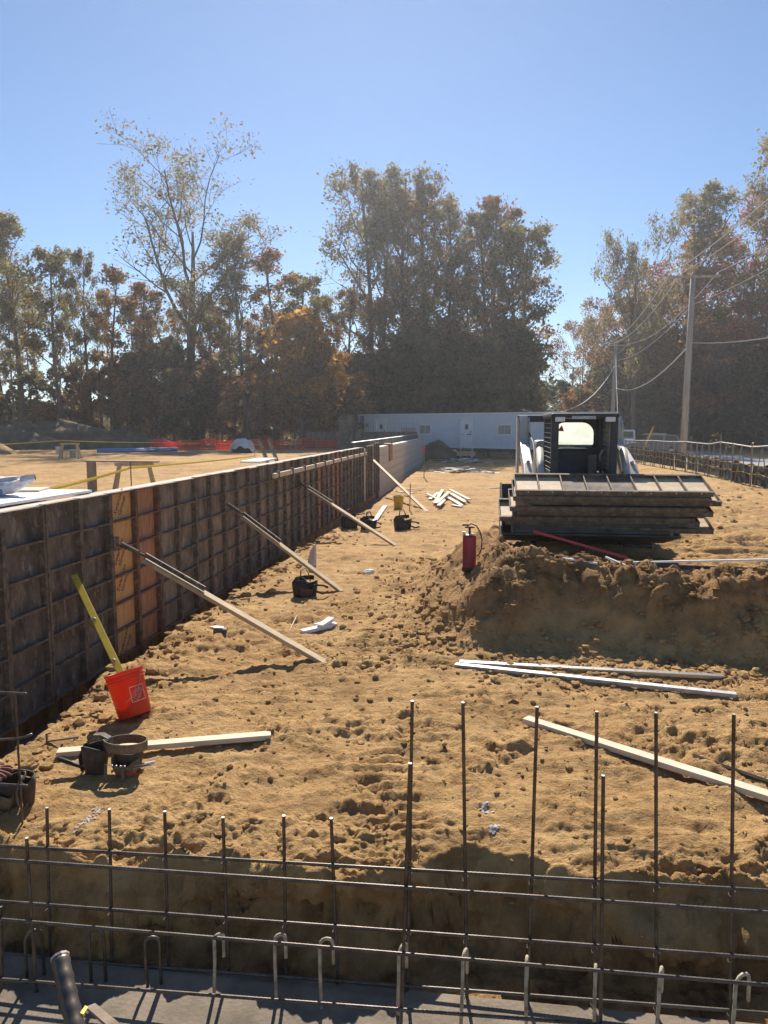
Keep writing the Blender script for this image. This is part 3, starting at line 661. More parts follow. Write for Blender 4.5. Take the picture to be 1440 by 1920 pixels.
# work glove on the pouch
gv = empty('work_glove', g+Vector((-.09, .02, .185)), label='reddish work glove resting on the tool pouch, left edge', cat='glove')
mb = MB(); mb.loft([[(x, .045*math.cos(a)*s, .018*math.sin(a)*s+z) for a in [2*math.pi*j/10 for j in range(10)]] for x, s, z in ((-.20, .8, .01), (-.14, .85, .012), (-.08, 1.05, .016), (-.02, 1.1, .018), (.02, 1.0, .016), (.03, .6, .014))], cap0=True, cap1=True)
for k, (y, l, bz) in enumerate(((-.036, .075, -.012), (-.013, .09, -.008), (.012, .082, .006), (.034, .06, .012))): mb.tube([(.0, y, .016), (.035, y*1.1, .022+bz*.3), (.02+l*.7, y*1.15, .018+bz), (.02+l, y*1.18, .006+bz)], [.013, .0125, .0115, .008], 8)
mb.tube([(-.09, -.035, .016), (-.05, -.065, .02), (-.01, -.08, .012)], [.014, .013, .010], 8); mb.build('shell', 'glove', gv, smooth=True)
# pry tool by the trench edge
g = ongr(88, 1392); o = MB(); o.beam((0, 0, .01), (.22, .06, .03), .02, .012); o.beam((0, 0, -.02), (0, .0, .07), .012, .012); tag(o.build('pry_bar', 'form_steel', loc=g), 'dark pry bar lying at the trench edge by the forms', 'pry bar')
# dark heap-like belts further off
def heap_belt(px, s, label, jug=False):
    g = ongr(*px); r = random.Random(px[0]); root = empty('tool_belt', g, (0, 0, r.uniform(-.5, .5)), label, 'tool belt', 'dark tool belts left along the path'); root.scale = (s, s, s)
    pouch(root, (-.07, .0, -.01), .20, .16, .22, .2, 'black_cloth', flare=1.0); pouch(root, (.09, .03, -.01), .17, .14, .18, -.3, 'black_cloth', flare=1.05); pouch(root, (.0, -.07, -.01), .18, .08, .13, 0, 'leather', flare=1.1)
    strap(root, arc((0, .04, .20), .13, .08, 200, -20, 12, 0, .03), .06, 'black_cloth'); strap(root, [(-.05, .05, .2), (-.04, .05, .33), (.02, .04, .36), (.06, .04, .28), (.08, .03, .18)], .05, 'black_cloth', 'shoulder_strap', up=(0, 1, 0))
    MB().tube([(.12, -.02, .14), (.24, -.04, .13), (.30, -.05, .10)], [.014, .014, .018], 7).build('hammer_handle', 'leather', root, smooth=True)
    strap(root, [(.14, -.06, .06), (.22, -.08, .03), (.30, -.07, .05)], .03, 'leather', 'loose_strap')
heap_belt((572, 1117), 1.05, 'black tool belt heaped at the foot of the second brace')
heap_belt((755, 991), 1.25, 'black tool belt standing alone right of the third brace')
heap_belt((655, 990), 1.2, 'black tool bag left of the third brace, against the forms')
heap_belt((690, 990), 1.1, 'black tool bag just right of the third brace, by the white plank')
g = ongr(413, 1188); q = empty('nail_box', g, (0, 0, .3), 'small dark steel tool case lying under the nearest brace', 'tool case')
MB().box((0, 0, .035), (.15, .11, .06)).build('case', 'form_steel', q, bevel=.01); MB().box((-.02, .0, .075), (.11, .07, .02), (0, .1, 0)).build('lid', 'galv', q, bevel=.004); MB().box((-.08, .02, .07), (.05, .03, .03)).build('clip', 'steel', q)
lumber('timber_plank', ongr(697, 985), ongr(722, 952), .11, .04, 'foam', 'white plank on the ground left of the yellow bucket', 'plank')
yb = ongr(747, 954); pail('yellow_bucket', yb, (0, 0, .4), .125, .145, .36, 'yellow_bucket', 'dirty yellow bucket beside the far brace', 'bucket')
g = ongr(768, 957); o = MB().beam((0, 0, -.05), (.02, 0, .75), .035, .03); tag(o.build('survey_stake', 'lumber', loc=g), 'upright wooden stake right of the yellow bucket', 'stake')
g = ongr(795, 897); q = empty('marker_stake', g, label='thin stake with pink ribbon before the bare concrete wall', cat='stake'); MB().beam((0, 0, -.05), (0, 0, 1.5), .04, .02).build('stick', 'lumber_grey', q); MB().box((-.02, -.02, 1.3), (.10, .012, .3), (0, .1, 0)).build('ribbon', 'red_bright', q)
# scrap boards
r = random.Random(11)
SC = [((806, 938), (822, 926)), ((815, 948), (830, 922)), ((818, 950), (842, 928)), ((836, 934), (866, 950)), ((838, 926), (872, 946)), ((843, 924), (880, 942)), ((850, 928), (872, 940)), ((800, 930), (818, 938)), ((822, 955), (833, 944)), ((848, 949), (866, 952)), ((760, 921), (796, 919)), ((745, 928), (775, 932))]
for i, (p, q) in enumerate(SC): lumber('scrap_board', ongr(*p), ongr(*q), .11, .03, 'lumber_pale' if i % 3 else 'foam', 'pale scrap board in the loose pile left of the red sprayer' if i < 10 else 'scrap board lying between the yellow bucket and the wall', 'board', 'scrap boards in the loose pile' if i < 10 else 'scrap boards by the yellow bucket', lift=.02+.035*(i % 3))
def scrap_pile(px, n, w, label, seed):
    g = ongr(*px); root = empty('scrap_pile', g, label=label, cat='scrap pile'); r = random.Random(seed)
    for i in range(n):
        x = r.gauss(0, w*.4); y = r.gauss(0, .5); z = max(.02, .28*(1-abs(x)/w))*r.random()+.02; a = r.uniform(-.7, .7); l = r.uniform(.3, 1.1)
        MB().box((x, y, z), (l, r.uniform(.06, .22), .03), (r.uniform(-.2, .2), r.uniform(-.15, .15), a)).build('scrap_piece', r.choice(['black_cloth', 'black_cloth', 'foam', 'tarp', 'lumber_pale']), root)
scrap_pile((862, 886), 42, 1.7, 'low pile of black and white scrap on the far path', 1)
scrap_pile((868, 868), 30, 1.5, 'scattered pale scrap in front of the trailer steps', 2)
scrap_pile((835, 866), 16, 1.0, 'scraps beside the wooden crate near the trailer', 5)
lumber('scrap_board', ongr(912, 915), ongr(940, 914), .12, .03, 'lumber_pale', 'lone pale board on the path left of the loader', 'board'); 

# ================================================================== SPRAYER, LOADER, PANELS
g = Vector((-.11, 9.28, 0)); g.z = tz(g.x, g.y)
g = ony(880, 1033, 9.28); g.z = max(g.z, 0); zz = tz(g.x, g.y)
sp = empty('pump_sprayer', (g.x, g.y, zz-.01), label='dark red tank sprayer with black hose on the dirt heap', cat='sprayer')
MB().lathe([(.001, 0), (.083, 0), (.088, .015), (.088, .03), (.084, .035), (.084, .42), (.08, .445), (.05, .465), (.03, .47), (.001, .47)], 28).build('tank', 'red_paint', sp, smooth=True)
MB().lathe([(.001, 0), (.091, 0), (.091, .05), (.086, .055)], 28).build('base_ring', 'black_rubber', sp, smooth=True)
MB().tube([(0, 0, .46), (0, 0, .56)], .015, 10).build('pump_rod', 'black_rubber', sp); MB().tube(arc((0, 0, .555), .055, .02, 0, 360, 16), .009, 7).build('pump_handle', 'black_rubber', sp, smooth=True)
MB().box((-.07, 0, .47), (.03, .04, .06)).build('bracket', 'galv', sp); MB().box((.03, -.05, .475), (.04, .02, .02)).build('valve', 'galv', sp)
MB().tube([(-.03, .0, .57), (.02, 0, .60), (.08, 0, .575), (.13, 0, .50), (.155, 0, .40), (.15, 0, .29), (.125, 0, .22), (.09, 0, .19)], .008, 7).build('hose', 'black_rubber', sp, smooth=True)
MB().tube([(-.09, .01, .58), (-.02, 0, .585)], .012, 8).build('spray_wand', 'black_rubber', sp)

def loader():
    gz = .48; cx = 1.53; root = empty('track_loader', (cx, 12.4, gz), label='white and black compact track loader carrying a stack of form panels', cat='loader')
    L = Vector((-cx, -12.4, -gz))
    def wp(v): return Vector(v)+L
    def B(name, m, c, d, rot=None, bevel=0., parent=root, taper=1.): return MB().box(c, d, rot, taper).build(name, m, parent, bevel=bevel)
    # tracks
    for s in (-1, 1):
        x = s*.85; prof = []
        for k in range(40):
            t = k/40*2*math.pi; yy = 1.02*math.cos(t); z = .36+.34*math.sin(t)
            prof.append((max(-1., min(1., yy*1.25))*.92, max(.0, min(.70, .36+.52*math.sin(t)))))
        tr = MB().prism(prof, x-.20, x+.20).build('track', 'black_rubber', root)
        for k in range(40):
            p = Vector((0, *prof[k])); q = Vector((0, *prof[(k+1) % 40]))
            if (q-p).length < .01: continue
            n = (q-p).normalized(); nn = Vector((0, n.z, -n.y)); MB().beam(Vector((x-.19, 0, 0))+(p+q)/2+nn*.015, Vector((x+.19, 0, 0))+(p+q)/2+nn*.015, .03, .05, up=nn).build('tread_lug', 'track_rubber', tr)
        for yy in (-.62, -.2, .2, .62): MB().tube([(x+s*.19, yy, .22), (x+s*.215, yy, .22)], .14, 14).build('roller', 'loader_black', tr)
    B('chassis', 'loader_black', (0, .15, .62), (1.10, 1.9, .62), bevel=.03)
    B('engine_hood', 'loader_white', (0, .85, 1.25), (1.15, .9, .75), bevel=.06)
    # cab
    cy0, cy1 = -1.05, .35; hw = .475; zt = 2.06
    cab = B('cab_roof', 'loader_black', (0, (cy0+cy1)/2, zt-.035), (.98, cy1-cy0+.1, .07), bevel=.025)
    B('roof_cap', 'loader_white', (0, (cy0+cy1)/2+.04, zt+.006), (.96, cy1-cy0, .02), bevel=.008)
    for s in (-1, 1):
        B('front_post', 'loader_black', (s*(hw-.05), cy0+.04, 1.45), (.11, .10, 1.2), bevel=.02)
        B('rear_post', 'loader_black', (s*(hw-.04), cy1-.05, 1.45), (.08, .10, 1.2), bevel=.02)
        sc = B('side_frame', 'loader_black', (s*(hw-.012), (cy0+cy1)/2, 1.02), (.03, cy1-cy0-.16, .36))
        for k in range(13): MB().box((s*(hw-.012), cy0+.14+k*.094, 1.62), (.012, .012, .86)).build('screen_bar', 'loader_black', sc)
        for k in range(11): MB().box((s*(hw-.012)+s*.007, (cy0+cy1)/2, 1.24+k*.075), (.010, cy1-cy0-.2, .012)).build('screen_bar', 'loader_black', sc)
        MB().prism([(cy0+.05, 1.85), (cy0+.28, 2.0), (cy0+.05, 2.0)], s*(hw-.10), s*(hw-.02)).build('gusset', 'loader_black', root)
    B('floor_panel', 'loader_black', (0, cy0+.1, .98), (.86, .1, .35))
    # rear wall of the cab with rounded window
    W, z0, z1 = .33, 1.53, 1.94; win = []
    for cxx, czz, a0 in ((W-.19, z1-.19, 0), (-W+.19, z1-.19, 90), (-W+.07, z0+.07, 180), (W-.07, z0+.07, 270)):
        rr = .19 if czz > 1.7 else .07
        for k in range(6): a = R(a0+90*k/5); win.append((cxx+rr*math.cos(a), czz+rr*math.sin(a)))
    n = len(win); outer = []
    for (x, z) in win:
        a = math.atan2(z-1.72, x); c, s_ = math.cos(a), math.sin(a); k = min(.43/abs(c) if abs(c) > 1e-6 else 9, (.30 if s_ > 0 else .85)/abs(s_) if abs(s_) > 1e-6 else 9); outer.append((k*c, 1.72+k*s_))
    mb = MB(); mb.loft([[(x, cy1-.05, z) for x, z in outer], [(x, cy1-.05, z) for x, z in win], [(x, cy1-.02, z) for x, z in win]]); rw = mb.build('rear_wall', 'loader_black', root)
    mb = MB(); mb.add([(x, cy1-.035, z) for x, z in win], [tuple(range(n))]); pane = mb.build('rear_window', 'cab_glass', root)
    MB().add([(-.255, cy1-.045, 1.79), (-.15, cy1-.045, 1.785), (-.185, cy1-.045, 1.89)], [(0, 1, 2)]).build('warning_sticker', 'red_bright', pane)
    mb = MB(); mb.loft([[(x*1.04, cy1-.06, 1.72+(z-1.72)*1.06) for x, z in win], [(x*.985, cy1-.075, 1.72+(z-1.72)*.98) for x, z in win]]); mb.build('window_seal', 'black_rubber', pane)
    B('seat_back', 'loader_black', (-.02, .12, 1.24), (.50, .14, .56), (R(-8), 0, 0), bevel=.06); B('seat_base', 'loader_black', (-.02, -.15, 1.0), (.52, .5, .16), bevel=.05)
    B('headliner_bar', 'loader_black', (-.12, cy1-.12, 1.50), (.30, .05, .06), bevel=.015)
    for s in (-1, 1): MB().tube([(s*.34, -.45, 1.0), (s*.33, -.5, 1.2), (s*.31, -.52, 1.32)], [.03, .02, .03], 8).build('joystick', 'black_rubber', root, smooth=True); B('arm_rest', 'loader_black', (s*.36, -.2, 1.12), (.1, .5, .08), bevel=.02)
    MB().tube([(.36, -.3, 1.2), (.33, -.4, 1.42), (.37, -.42, 1.5)], .012, 6).build('grab_bar', 'galv', root)
    # lift arms
    for s in (-1, 1):
        x = s*.78
        arm = MB(); arm.prism([(1.12, 1.30), (1.12, 2.0), (.85, 2.05), (.70, 1.66), (-.6, 1.30), (-1.30, .90), (-1.42, .55), (-1.22, .52), (-1.08, .80), (-.55, 1.10), (.70, 1.36)], x-.07, x+.07); arm.build('lift_arm', 'loader_white', root, bevel=.012)
        MB().prism([(.62, .70), (1.12, .70), (1.18, 2.02), (.98, 2.06), (.78, 1.9)], x-.11, x-.075 if s > 0 else x-.075).build('tower_plate', 'loader_white', root)
        MB().prism([(.62, .70), (1.12, .70), (1.18, 2.02), (.98, 2.06), (.78, 1.9)], x+.075, x+.11).build('tower_plate', 'loader_white', root)
        MB().tube([(x, .75, .85), (x, -.35, 1.22)], .05, 12).build('lift_cylinder', 'loader_black', root, smooth=True)
        MB().tube([(x, -.35, 1.22), (x, -.62, 1.32)], .028, 10).build('cylinder_rod', 'steel', root, smooth=True)
        B('fender', 'loader_white', (s*.85, .1, .80), (.42, 1.9, .05), bevel=.01)
        MB().tube([(x-s*.16, -.75, 1.52), (x-s*.16, -1.32, .92)], .055, 10).build('tilt_cylinder', 'loader_white', root, smooth=True)
    for s in (-1, 1):
        MB().tube([(s*.69, .7, 1.75), (s*.66, .1, 1.60), (s*.67, -.6, 1.36), (s*.62, -1.15, .98), (s*.5, -1.35, .70)], .016, 6).build('hydraulic_hose', 'black_rubber', root, smooth=True)
        MB().box((s*.36, -1.07, 1.97), (.14, .06, .07)).build('work_lamp', 'trim_white', root, bevel=.01)
    MB().box((-.02, -1.10, 1.995), (.34, .012, .045)).build('maker_plate', 'galv', root)
    B('rear_bar', 'loader_black', (0, 1.0, 2.0), (1.75, .14, .12), bevel=.02); B('cross_tube', 'loader_white', (0, -1.25, .78), (1.5, .12, .14)); B('quick_attach', 'bucket_steel', (0, -1.5, .50), (1.2, .08, .48), (R(-12), 0, 0))
    # bucket, tipped a little forward
    bk = empty('bucket', (-.10, -1.58, .22), (R(-14), 0, 0)); bk.parent = root
    prof = [(0, .82), (0, .12), (-.10, .0), (-.95, -.02), (-1.02, -.02)]; W2 = 1.12
    def sheet(name, pr, t, m):
        inn = [(a+t*.4, b+t) for a, b in pr]; MB().prism(pr+inn[::-1], -W2, W2).build(name, m, bk)
    sheet('shell', prof, .02, 'bucket_steel')
    for s in (-1, 1): MB().prism([(0, .82), (0, .1), (-.10, 0), (-1.0, -.02), (-.92, .12), (-.22, .82)], s*W2-.012, s*W2+.012).build('side_plate', 'bucket_steel', bk); MB().prism([(-1.0, -.03), (-.92, .12), (-.50, .43), (-.48, .40), (-.88, .1), (-.95, -.03)], s*(W2+.013)-.004, s*(W2+.013)+.012).build('side_cutter', 'trim_white', bk)
    MB().box((0, -1.0, -.005), (2*W2, .16, .022)).build('cutting_edge', 'bucket_steel', bk)
    MB().box((0, -.60, .17), (1.96, .9, .30)).build('dunnage', 'bucket_steel', bk)
    return root, bk
LD, BK = loader()
bpy.context.view_layer.update()
def panel_proto():
    L_, W, D = 2.44, .61, .064; fr = MB()
    for y in (-W/2+.004, W/2-.004): fr.box((0, y, 0), (L_, .008, D)); fr.box((0, y*.965, D/2-.004), (L_, .03, .006))
    for y in (-W/2-.006, W/2+.006):
        for zz in (-D/2+.006, D/2-.006): fr.box((0, y, zz), (L_, .014, .010))
    for x in (-L_/2+.004, L_/2-.004): fr.box((x, 0, 0), (.008, W-.018, D))
    for k in range(1, 8): fr.box((-L_/2+k*L_/8, 0, .0), (.012, W-.018, D*.9))
    f = fr.build('form_panel', 'form_steel'); faces = []
    return f
PF = panel_proto(); PM = PF.data; bpy.data.objects.remove(PF)
PLYM = {}
for m in ('ply_pale', 'ply_grey', 'ply_dark'):
    o = MB().box((0, 0, 0), (.288, .588, .010)).build('plywood_cell', m); PLYM[m] = o.data; bpy.data.objects.remove(o)
PIN = MB().tube([(0, 0, 0), (0, -.006, 0)], .009, 6).build('x', 'trim_white'); PIN_M = PIN.data; bpy.data.objects.remove(PIN)
def panel(M, label, group=None, cells=None, pins=True):
    root = empty('form_panel', M.translation, M.to_euler(), label, 'form panel', group)
    f = bpy.data.objects.new('frame', PM); COL.objects.link(f); f.parent = root
    for k in range(8):
        o = bpy.data.objects.new('plywood_cell', PLYM[(cells or ['ply_pale']*8)[k]]); COL.objects.link(o); o.parent = root; o.location = (-1.22+.1525+k*.305, 0, -.024)
    if pins:
        for k in range(8):
            o = bpy.data.objects.new('slot', PIN_M); COL.objects.link(o); o.parent = root; o.location = (-1.22+.16+k*.305, -.3085, .008)
    return root
TILT = Matrix.Rotation(R(17), 4, 'X'); ctr = (ony(977, 916, 9.72)+ony(1328, 925, 9.72))/2
base = ctr+TILT.to_3x3() @ Vector((0, .305, -.032))
cells = ['ply_pale', 'ply_pale', 'ply_grey', 'ply_grey', 'ply_grey', 'ply_pale', 'ply_pale', 'ply_pale']
names = ['topmost', 'second', 'third', 'fourth', 'fifth', 'sixth', 'seventh', 'lowest']; r = random.Random(5)
OFF = [(0, 0), (-.03, -.035), (.12, .02), (-.07, -.05), (.03, -.01), (-.20, -.06), (-.12, -.02), (.05, -.05)]
for k in range(8):
    M = Matrix.Translation(base+TILT.to_3x3() @ Vector((OFF[k][0], OFF[k][1], -.069*k))) @ TILT @ Matrix.Rotation(r.uniform(-.012, .012) if k else 0, 4, 'Z')
    panel(M, names[k]+(' panel' if k in (0, 7) else ' panel from the top')+' of the form stack on the loader bucket', 'form panels stacked on the loader', cells if k == 0 else ['ply_pale']+['ply_dark']*6+['ply_pale'], pins=k == 0)
# panel lying on the heap in front, with red long-handled tool
A, B = ony(1060, 1052, 9.1), ony(1440, 1078, 8.7); A.z = .93; B.z = .90
mid = (A+B)/2; panel(Matrix.Translation(Vector((2.35, 9.0, tz(2.35, 9.0)+.10))) @ Matrix.Rotation(R(-5), 4, 'Z') @ Matrix.Rotation(R(6), 4, 'X'), 'form panel lying on the dirt under the loader bucket', None, ['ply_grey']*3+['ply_pale']*5)
a = ony(1000, 996, 9.35); b = ony(1176, 1046, 8.95); d = b-a; q = empty('red_handled_tool', b, label='long red handled tool leaning across the front of the bucket', cat='hand tool')
MB().beam((0, 0, 0), a-b, .032, .032).build('handle', 'red_bright', q, bevel=.006); MB().box(d.normalized()*.11+Vector((0, 0, -.02)), (.26, .12, .02), (0, .2, -.2)).build('blade', 'galv', q)
for p1, p2, lab in (((1048, 1058), (1120, 1064), 'short white pole lying on the dirt heap'), ((1135, 1046), (1172, 1068), 'white stick poking up over the dirt heap'), ((1165, 1066), (1450, 1079), 'long white pole along the top of the dirt heap')):
    A, B = ony(*p1, 8.75), ony(*p2, 8.6); A.z = max(A.z, tz(A.x, A.y)); B.z = max(B.z, tz(B.x, B.y)); d = B-A; tag(MB().beam((0, 0, 0), d, .025, .02).build('white_pole', 'foam', loc=A+Vector((0, 0, .01))), lab, 'pole')

# ================================================================== PAD BEHIND THE WALL
def sawhorse(loc, rz, label, L_=.9, h=.72, shelf=False):
    q = empty('sawhorse', loc, (0, 0, rz), label, 'sawhorse'); MB().box((0, 0, h-.045), (L_, .09, .09)).build('beam', 'lumber', q)
    for sx in (-1, 1):
        for sy in (-1, 1): MB().beam((sx*(L_/2-.12), sy*.04, h-.03), (sx*(L_/2+.02), sy*.27, 0), .035, .085, up=(1, 0, 0)).build('leg', 'lumber', q)
        MB().box((sx*(L_/2-.06), 0, h*.55), (.03, .32, .08)).build('gusset', 'lumber', q)
    return q
PZ = lambda x, y: tz(x, y)
sx, sy = -8.3, 17.2; sawhorse((sx, sy, PZ(sx, sy)), R(20), 'wooden sawhorse standing just behind the forms on the pad')
lumber('timber_plank', (-9.5, 17.1, 1.49), (-7.75, 17.35, 1.47), .19, .035, 'lumber_grey', 'grey plank laid across the near sawhorse', 'plank')
p = Vector((-9.35, 17.1, 0)); p.z = PZ(p.x, p.y); q = MB().box((0, 0, .37), (.22, .06, .74)); tag(q.build('timber_post', 'lumber_grey', loc=p), 'upright timber post holding up the plank left of the sawhorse', 'post')
sx, sy = -20.0, 34.6; sawhorse((sx, sy, PZ(sx, sy)), R(15), 'distant wooden sawhorse in the middle of the pad', h=.80)
for (px, m, lab) in (((137, 858), 'tarp', 'grey pail standing under the distant sawhorse'), ((111, 851), 'foam', 'white pail left of the distant sawhorse')):
    g = onz(*px, .75); pail('pail', (g.x, g.y, PZ(g.x, g.y)), (0, 0, 0), .15, .18, .42, m, lab, 'bucket')
g = onz(557, 842, .75); sawhorse((g.x, g.y, PZ(g.x, g.y)), R(70), 'small far sawhorse before the orange fence', h=.7)
# blue pipes
for k in range(5):
    A = onz(182, 849-.5*k, .78); B = onz(333, 846-.4*k, .78); A.z = PZ(A.x, A.y)+.09+.08*(k % 2); B.z = PZ(B.x, B.y)+.09+.08*(k % 2); d = B-A
    tag(MB().tube([(0, 0, 0), d], .07, 8).build('plastic_pipe', 'blue_pipe', loc=A, smooth=True), 'blue plastic pipe in the bundle lying on the pad', 'pipe', 'blue pipes on the pad')
# tarp-covered stack
g = onz(455, 849, .75); q = empty('covered_stack', (g.x, g.y, PZ(g.x, g.y)), label='material stack under a rumpled grey tarp on the pad', cat='covered stack')
MB().box((0, 0, .25), (1.0, .9, .5)).build('load', 'dark_void', q)
mb = MB(); N = 13; G = [[None]*N for _ in range(N)]
for i in range(N):
    for j in range(N):
        u, v = i/(N-1)*2-1, j/(N-1)*2-1; e = max(abs(u), abs(v)); zz = .78*(1-.28*(u*u))-.5*max(0, e-.72)/.28*.9+.07*math.sin(u*9+v*4)+.05*math.sin(v*11-u*3); G[i][j] = (u*.75-.1*v, v*.6, max(.02, zz))
mb.loft(G, closed=False); mb.build('tarp', 'tarp', q, fix=False)
for k in range(2): MB().beam((-.75+.12*k, -.62, .0), (-.35+.12*k, -.55, .62), .10, .03).build('board', 'lumber_pale', q)
# foam boards, sack, boards on the wall top
def slab(c, d, rz, m, label, name='foam_board', cat='board', tilt=0.): return tag(MB().box((0, 0, d[2]/2), d, None).build(name, m, loc=c, rot=(tilt, 0, rz)), label, cat)
slab((-4.62, 6.55, 1.645), (.92, 2.0, .025), R(-2), 'foam', 'white foam board lying behind the top of the nearest forms')
slab((-4.75, 7.35, 1.672), (.35, .4, .02), R(15), 'lumber_pale', 'small tan board lying on the white foam board', 'timber_offcut')
g = Vector((-4.66, 6.75, 1.672)); q = empty('plastic_sack', g, (0, 0, .2), label='crumpled white and blue sack on the foam board, left edge', cat='sack')
import bmesh as _bm
b_ = _bm.new(); _bm.ops.create_icosphere(b_, subdivisions=3, radius=1); mb = MB()
for v in b_.verts:
    n_ = fbm(np.array([v.co.x*1.9+3]), np.array([v.co.y*1.9+v.co.z*1.6]), 3, 5)[0]; k = .7+.6*n_; z = max(-.45, v.co.z)
    v.co = Vector((v.co.x*.42*k, v.co.y*.26*k, .085+z*.16*k+max(0, v.co.x-.3)*.14))
mb.add([tuple(v.co) for v in b_.verts], [tuple(x.index for x in f.verts) for f in b_.faces]); b_.free(); mb.build('body', 'sack', q); q.scale = (.6, .6, .75)
mb = MB(); mb.loft([[(.28+.10*k, .10*math.sin(a)*(1-.55*k/3), .15+.03*k+.08*math.cos(a)*(1-.6*k/3)+.02*math.sin(3*a+k)) for a in [2*math.pi*j/12 for j in range(12)]] for k in range(4)]); mb.build('open_mouth', 'sack', q)
MB().box((-.1, -.2, .06), (.5, .08, .11), (R(12), 0, 0)).build('print_band', 'sack_blue', q, bevel=.02)
slab((-4.45, 14.8, 1.645), (.4, 1.6, .03), R(4), 'foam', 'white board lying behind the wall top near the waler')
for k in range(2): tag(MB().beam((0, 0, 0), (-.25, .1, .62), .10, .03).build('leaning_board', 'lumber_grey', loc=(-4.5+.22*k, 15.7, 1.45)), ('left' if k == 0 else 'right')+' of two short grey boards leaning behind the wall top', 'board')
# caution tape on thin stakes
def tape(pts, label, w=.05, m='yellow_tape'):
    mb = MB(); rings = []
    P_ = []
    for (a, b) in zip(pts[:-1], pts[1:]):
        for k in range(8): t = k/8; p = a.lerp(b, t); p = p.copy(); p.z -= .03*math.sin(math.pi*t)*min(1, (b-a).length/6); P_.append(p)
    P_.append(pts[-1]); base = P_[0].copy()
    for i, p in enumerate(P_): rings.append([p-base+Vector((0, .01*math.sin(i), w/2)), p-base+Vector((0, -.01*math.sin(i*1.3), -w/2)), p-base+Vector((.004, 0, 0))])
    mb.loft(rings); tag(mb.build('caution_tape', m, loc=base, fix=False), label, 'caution tape')
def stake(p, h, label):
    tag(MB().tube([(0, 0, -.05), (0, 0, h)], .012, 6).build('steel_stake', 'form_rust', loc=p), label, 'stake')
s1 = Vector((-7.2, 14.2, PZ(-7.2, 14.2))); s2 = onz(478, 862, .75); s2.z = PZ(s2.x, s2.y)
T1 = ony(245, 877, 14.2); s1 = Vector((T1.x, T1.y, PZ(T1.x, T1.y))); T2 = ony(478, 855, s2.y)
stake(s1, T1.z-s1.z+.12, 'thin rusty stake holding yellow tape behind the sawhorse legs'); stake(s2, T2.z-s2.z+.35, 'thin stake with yellow tape near the tarp covered stack')
T0 = onx(0, 937, -5.7); T00 = T0-(T1-T0)*.4
tape([T00, T0, T1, T2], 'near yellow caution tape strung along the wall top')
F1, F2, F3, F0 = ony(115, 826, 46), ony(300, 830, 49), ony(480, 832, 50), ony(-60, 836, 44)
for i, p in enumerate((F1, F2)): stake(Vector((p.x, p.y, PZ(p.x, p.y))), p.z-PZ(p.x, p.y), ('left' if i == 0 else 'right')+' stake of the far yellow tape line')
tape([F0, F1, F2, F3], 'far yellow caution tape across the back of the pad')
# orange safety fence
def orange_fence(pxs, label):
    pts = [onz(x, y, .75) for x, y in pxs]; base = pts[0]; root = empty('safety_fence', (base.x, base.y, PZ(base.x, base.y)), label=label, cat='safety fence'); b0 = root.location.copy()
    mb = MB(); P_ = []
    for a, b in zip(pts[:-1], pts[1:]):
        n = max(2, int((b-a).length/.35))
        for k in range(n): P_.append(a.lerp(b, k/n))
    P_.append(pts[-1]); hs = [.60+.12*math.sin(i*.9)*math.sin(i*.37) for i in range(len(P_))]
    for k in range(6): mb.tube([(p.x-b0.x, p.y-b0.y+.03*math.sin(i*1.3+k), PZ(p.x, p.y)-b0.z+.04+hs[i]*k/5) for i, p in enumerate(P_)], .040, 4)
    for i, p in enumerate(P_):
        for dx in (0, .17): mb.tube([(p.x-b0.x+dx, p.y-b0.y, PZ(p.x, p.y)-b0.z+.03), (p.x-b0.x+dx, p.y-b0.y, PZ(p.x, p.y)-b0.z+hs[i]+.03)], .022, 4)
    mb.build('netting', 'orange_net', root, fix=False)
    for i in range(0, len(P_), 7): p = P_[i]; MB().tube([(p.x-b0.x, p.y-b0.y+.04, PZ(p.x, p.y)-b0.z-.05), (p.x-b0.x, p.y-b0.y+.04, PZ(p.x, p.y)-b0.z+.95)], .02, 5).build('post', 'form_steel', root)
orange_fence([(283, 843), (340, 844), (440, 844)], 'orange safety netting left of the tarp covered stack')
orange_fence([(466, 844), (540, 842), (632, 842)], 'orange safety netting right of the tarp covered stack')
def dirt_heap(loc, r_, h, label, seed, m='heap_dirt'):
    mb = MB(); N = 36; rings = []
    for k in range(9):
        t = k/8; rr = r_*(1-t); ring = []
        for j in range(N):
            a = 2*math.pi*j/N; q = 1+.45*(fbm(np.array([math.cos(a)*1.6+seed]), np.array([math.sin(a)*1.6+t*2]), 3, seed)[0]-.5); ring.append((rr*q*math.cos(a)*1.3, rr*q*math.sin(a)*.7, h*(1-(1-t)**1.5)*(.75+.5*fbm(np.array([math.cos(a)*3]), np.array([t*5+math.sin(a)*3]), 3, seed+4)[0]) if k else -.15))
        rings.append(ring)
    mb.loft(rings, cap1=True); return tag(mb.build('dirt_pile', m, loc=loc, smooth=True), label, 'dirt pile')
for x, Y, rr, h, lab in ((20, 50, 4.0, 1.7, 'dark dirt pile at the far left of the pad'), (110, 52, 5.0, 2.0, 'widest dark dirt pile before the left trees'), (225, 54, 3.6, 1.3, 'low dark dirt pile left of the orange netting')):
    p = ony(x, 830, Y); dirt_heap((p.x, p.y, PZ(p.x, p.y)), rr, h, lab, x)
p = ony(3, 840, 40); dirt_heap((p.x-1, p.y, PZ(p.x, p.y)), 1.5, .8, 'small tan dirt pile cut by the left edge', 8, 'clod')
p = ony(818, 850, 54); dirt_heap((p.x, p.y, 0), 1.4, 1.2, 'small dark dirt pile between the concrete wall and trailer', 9)

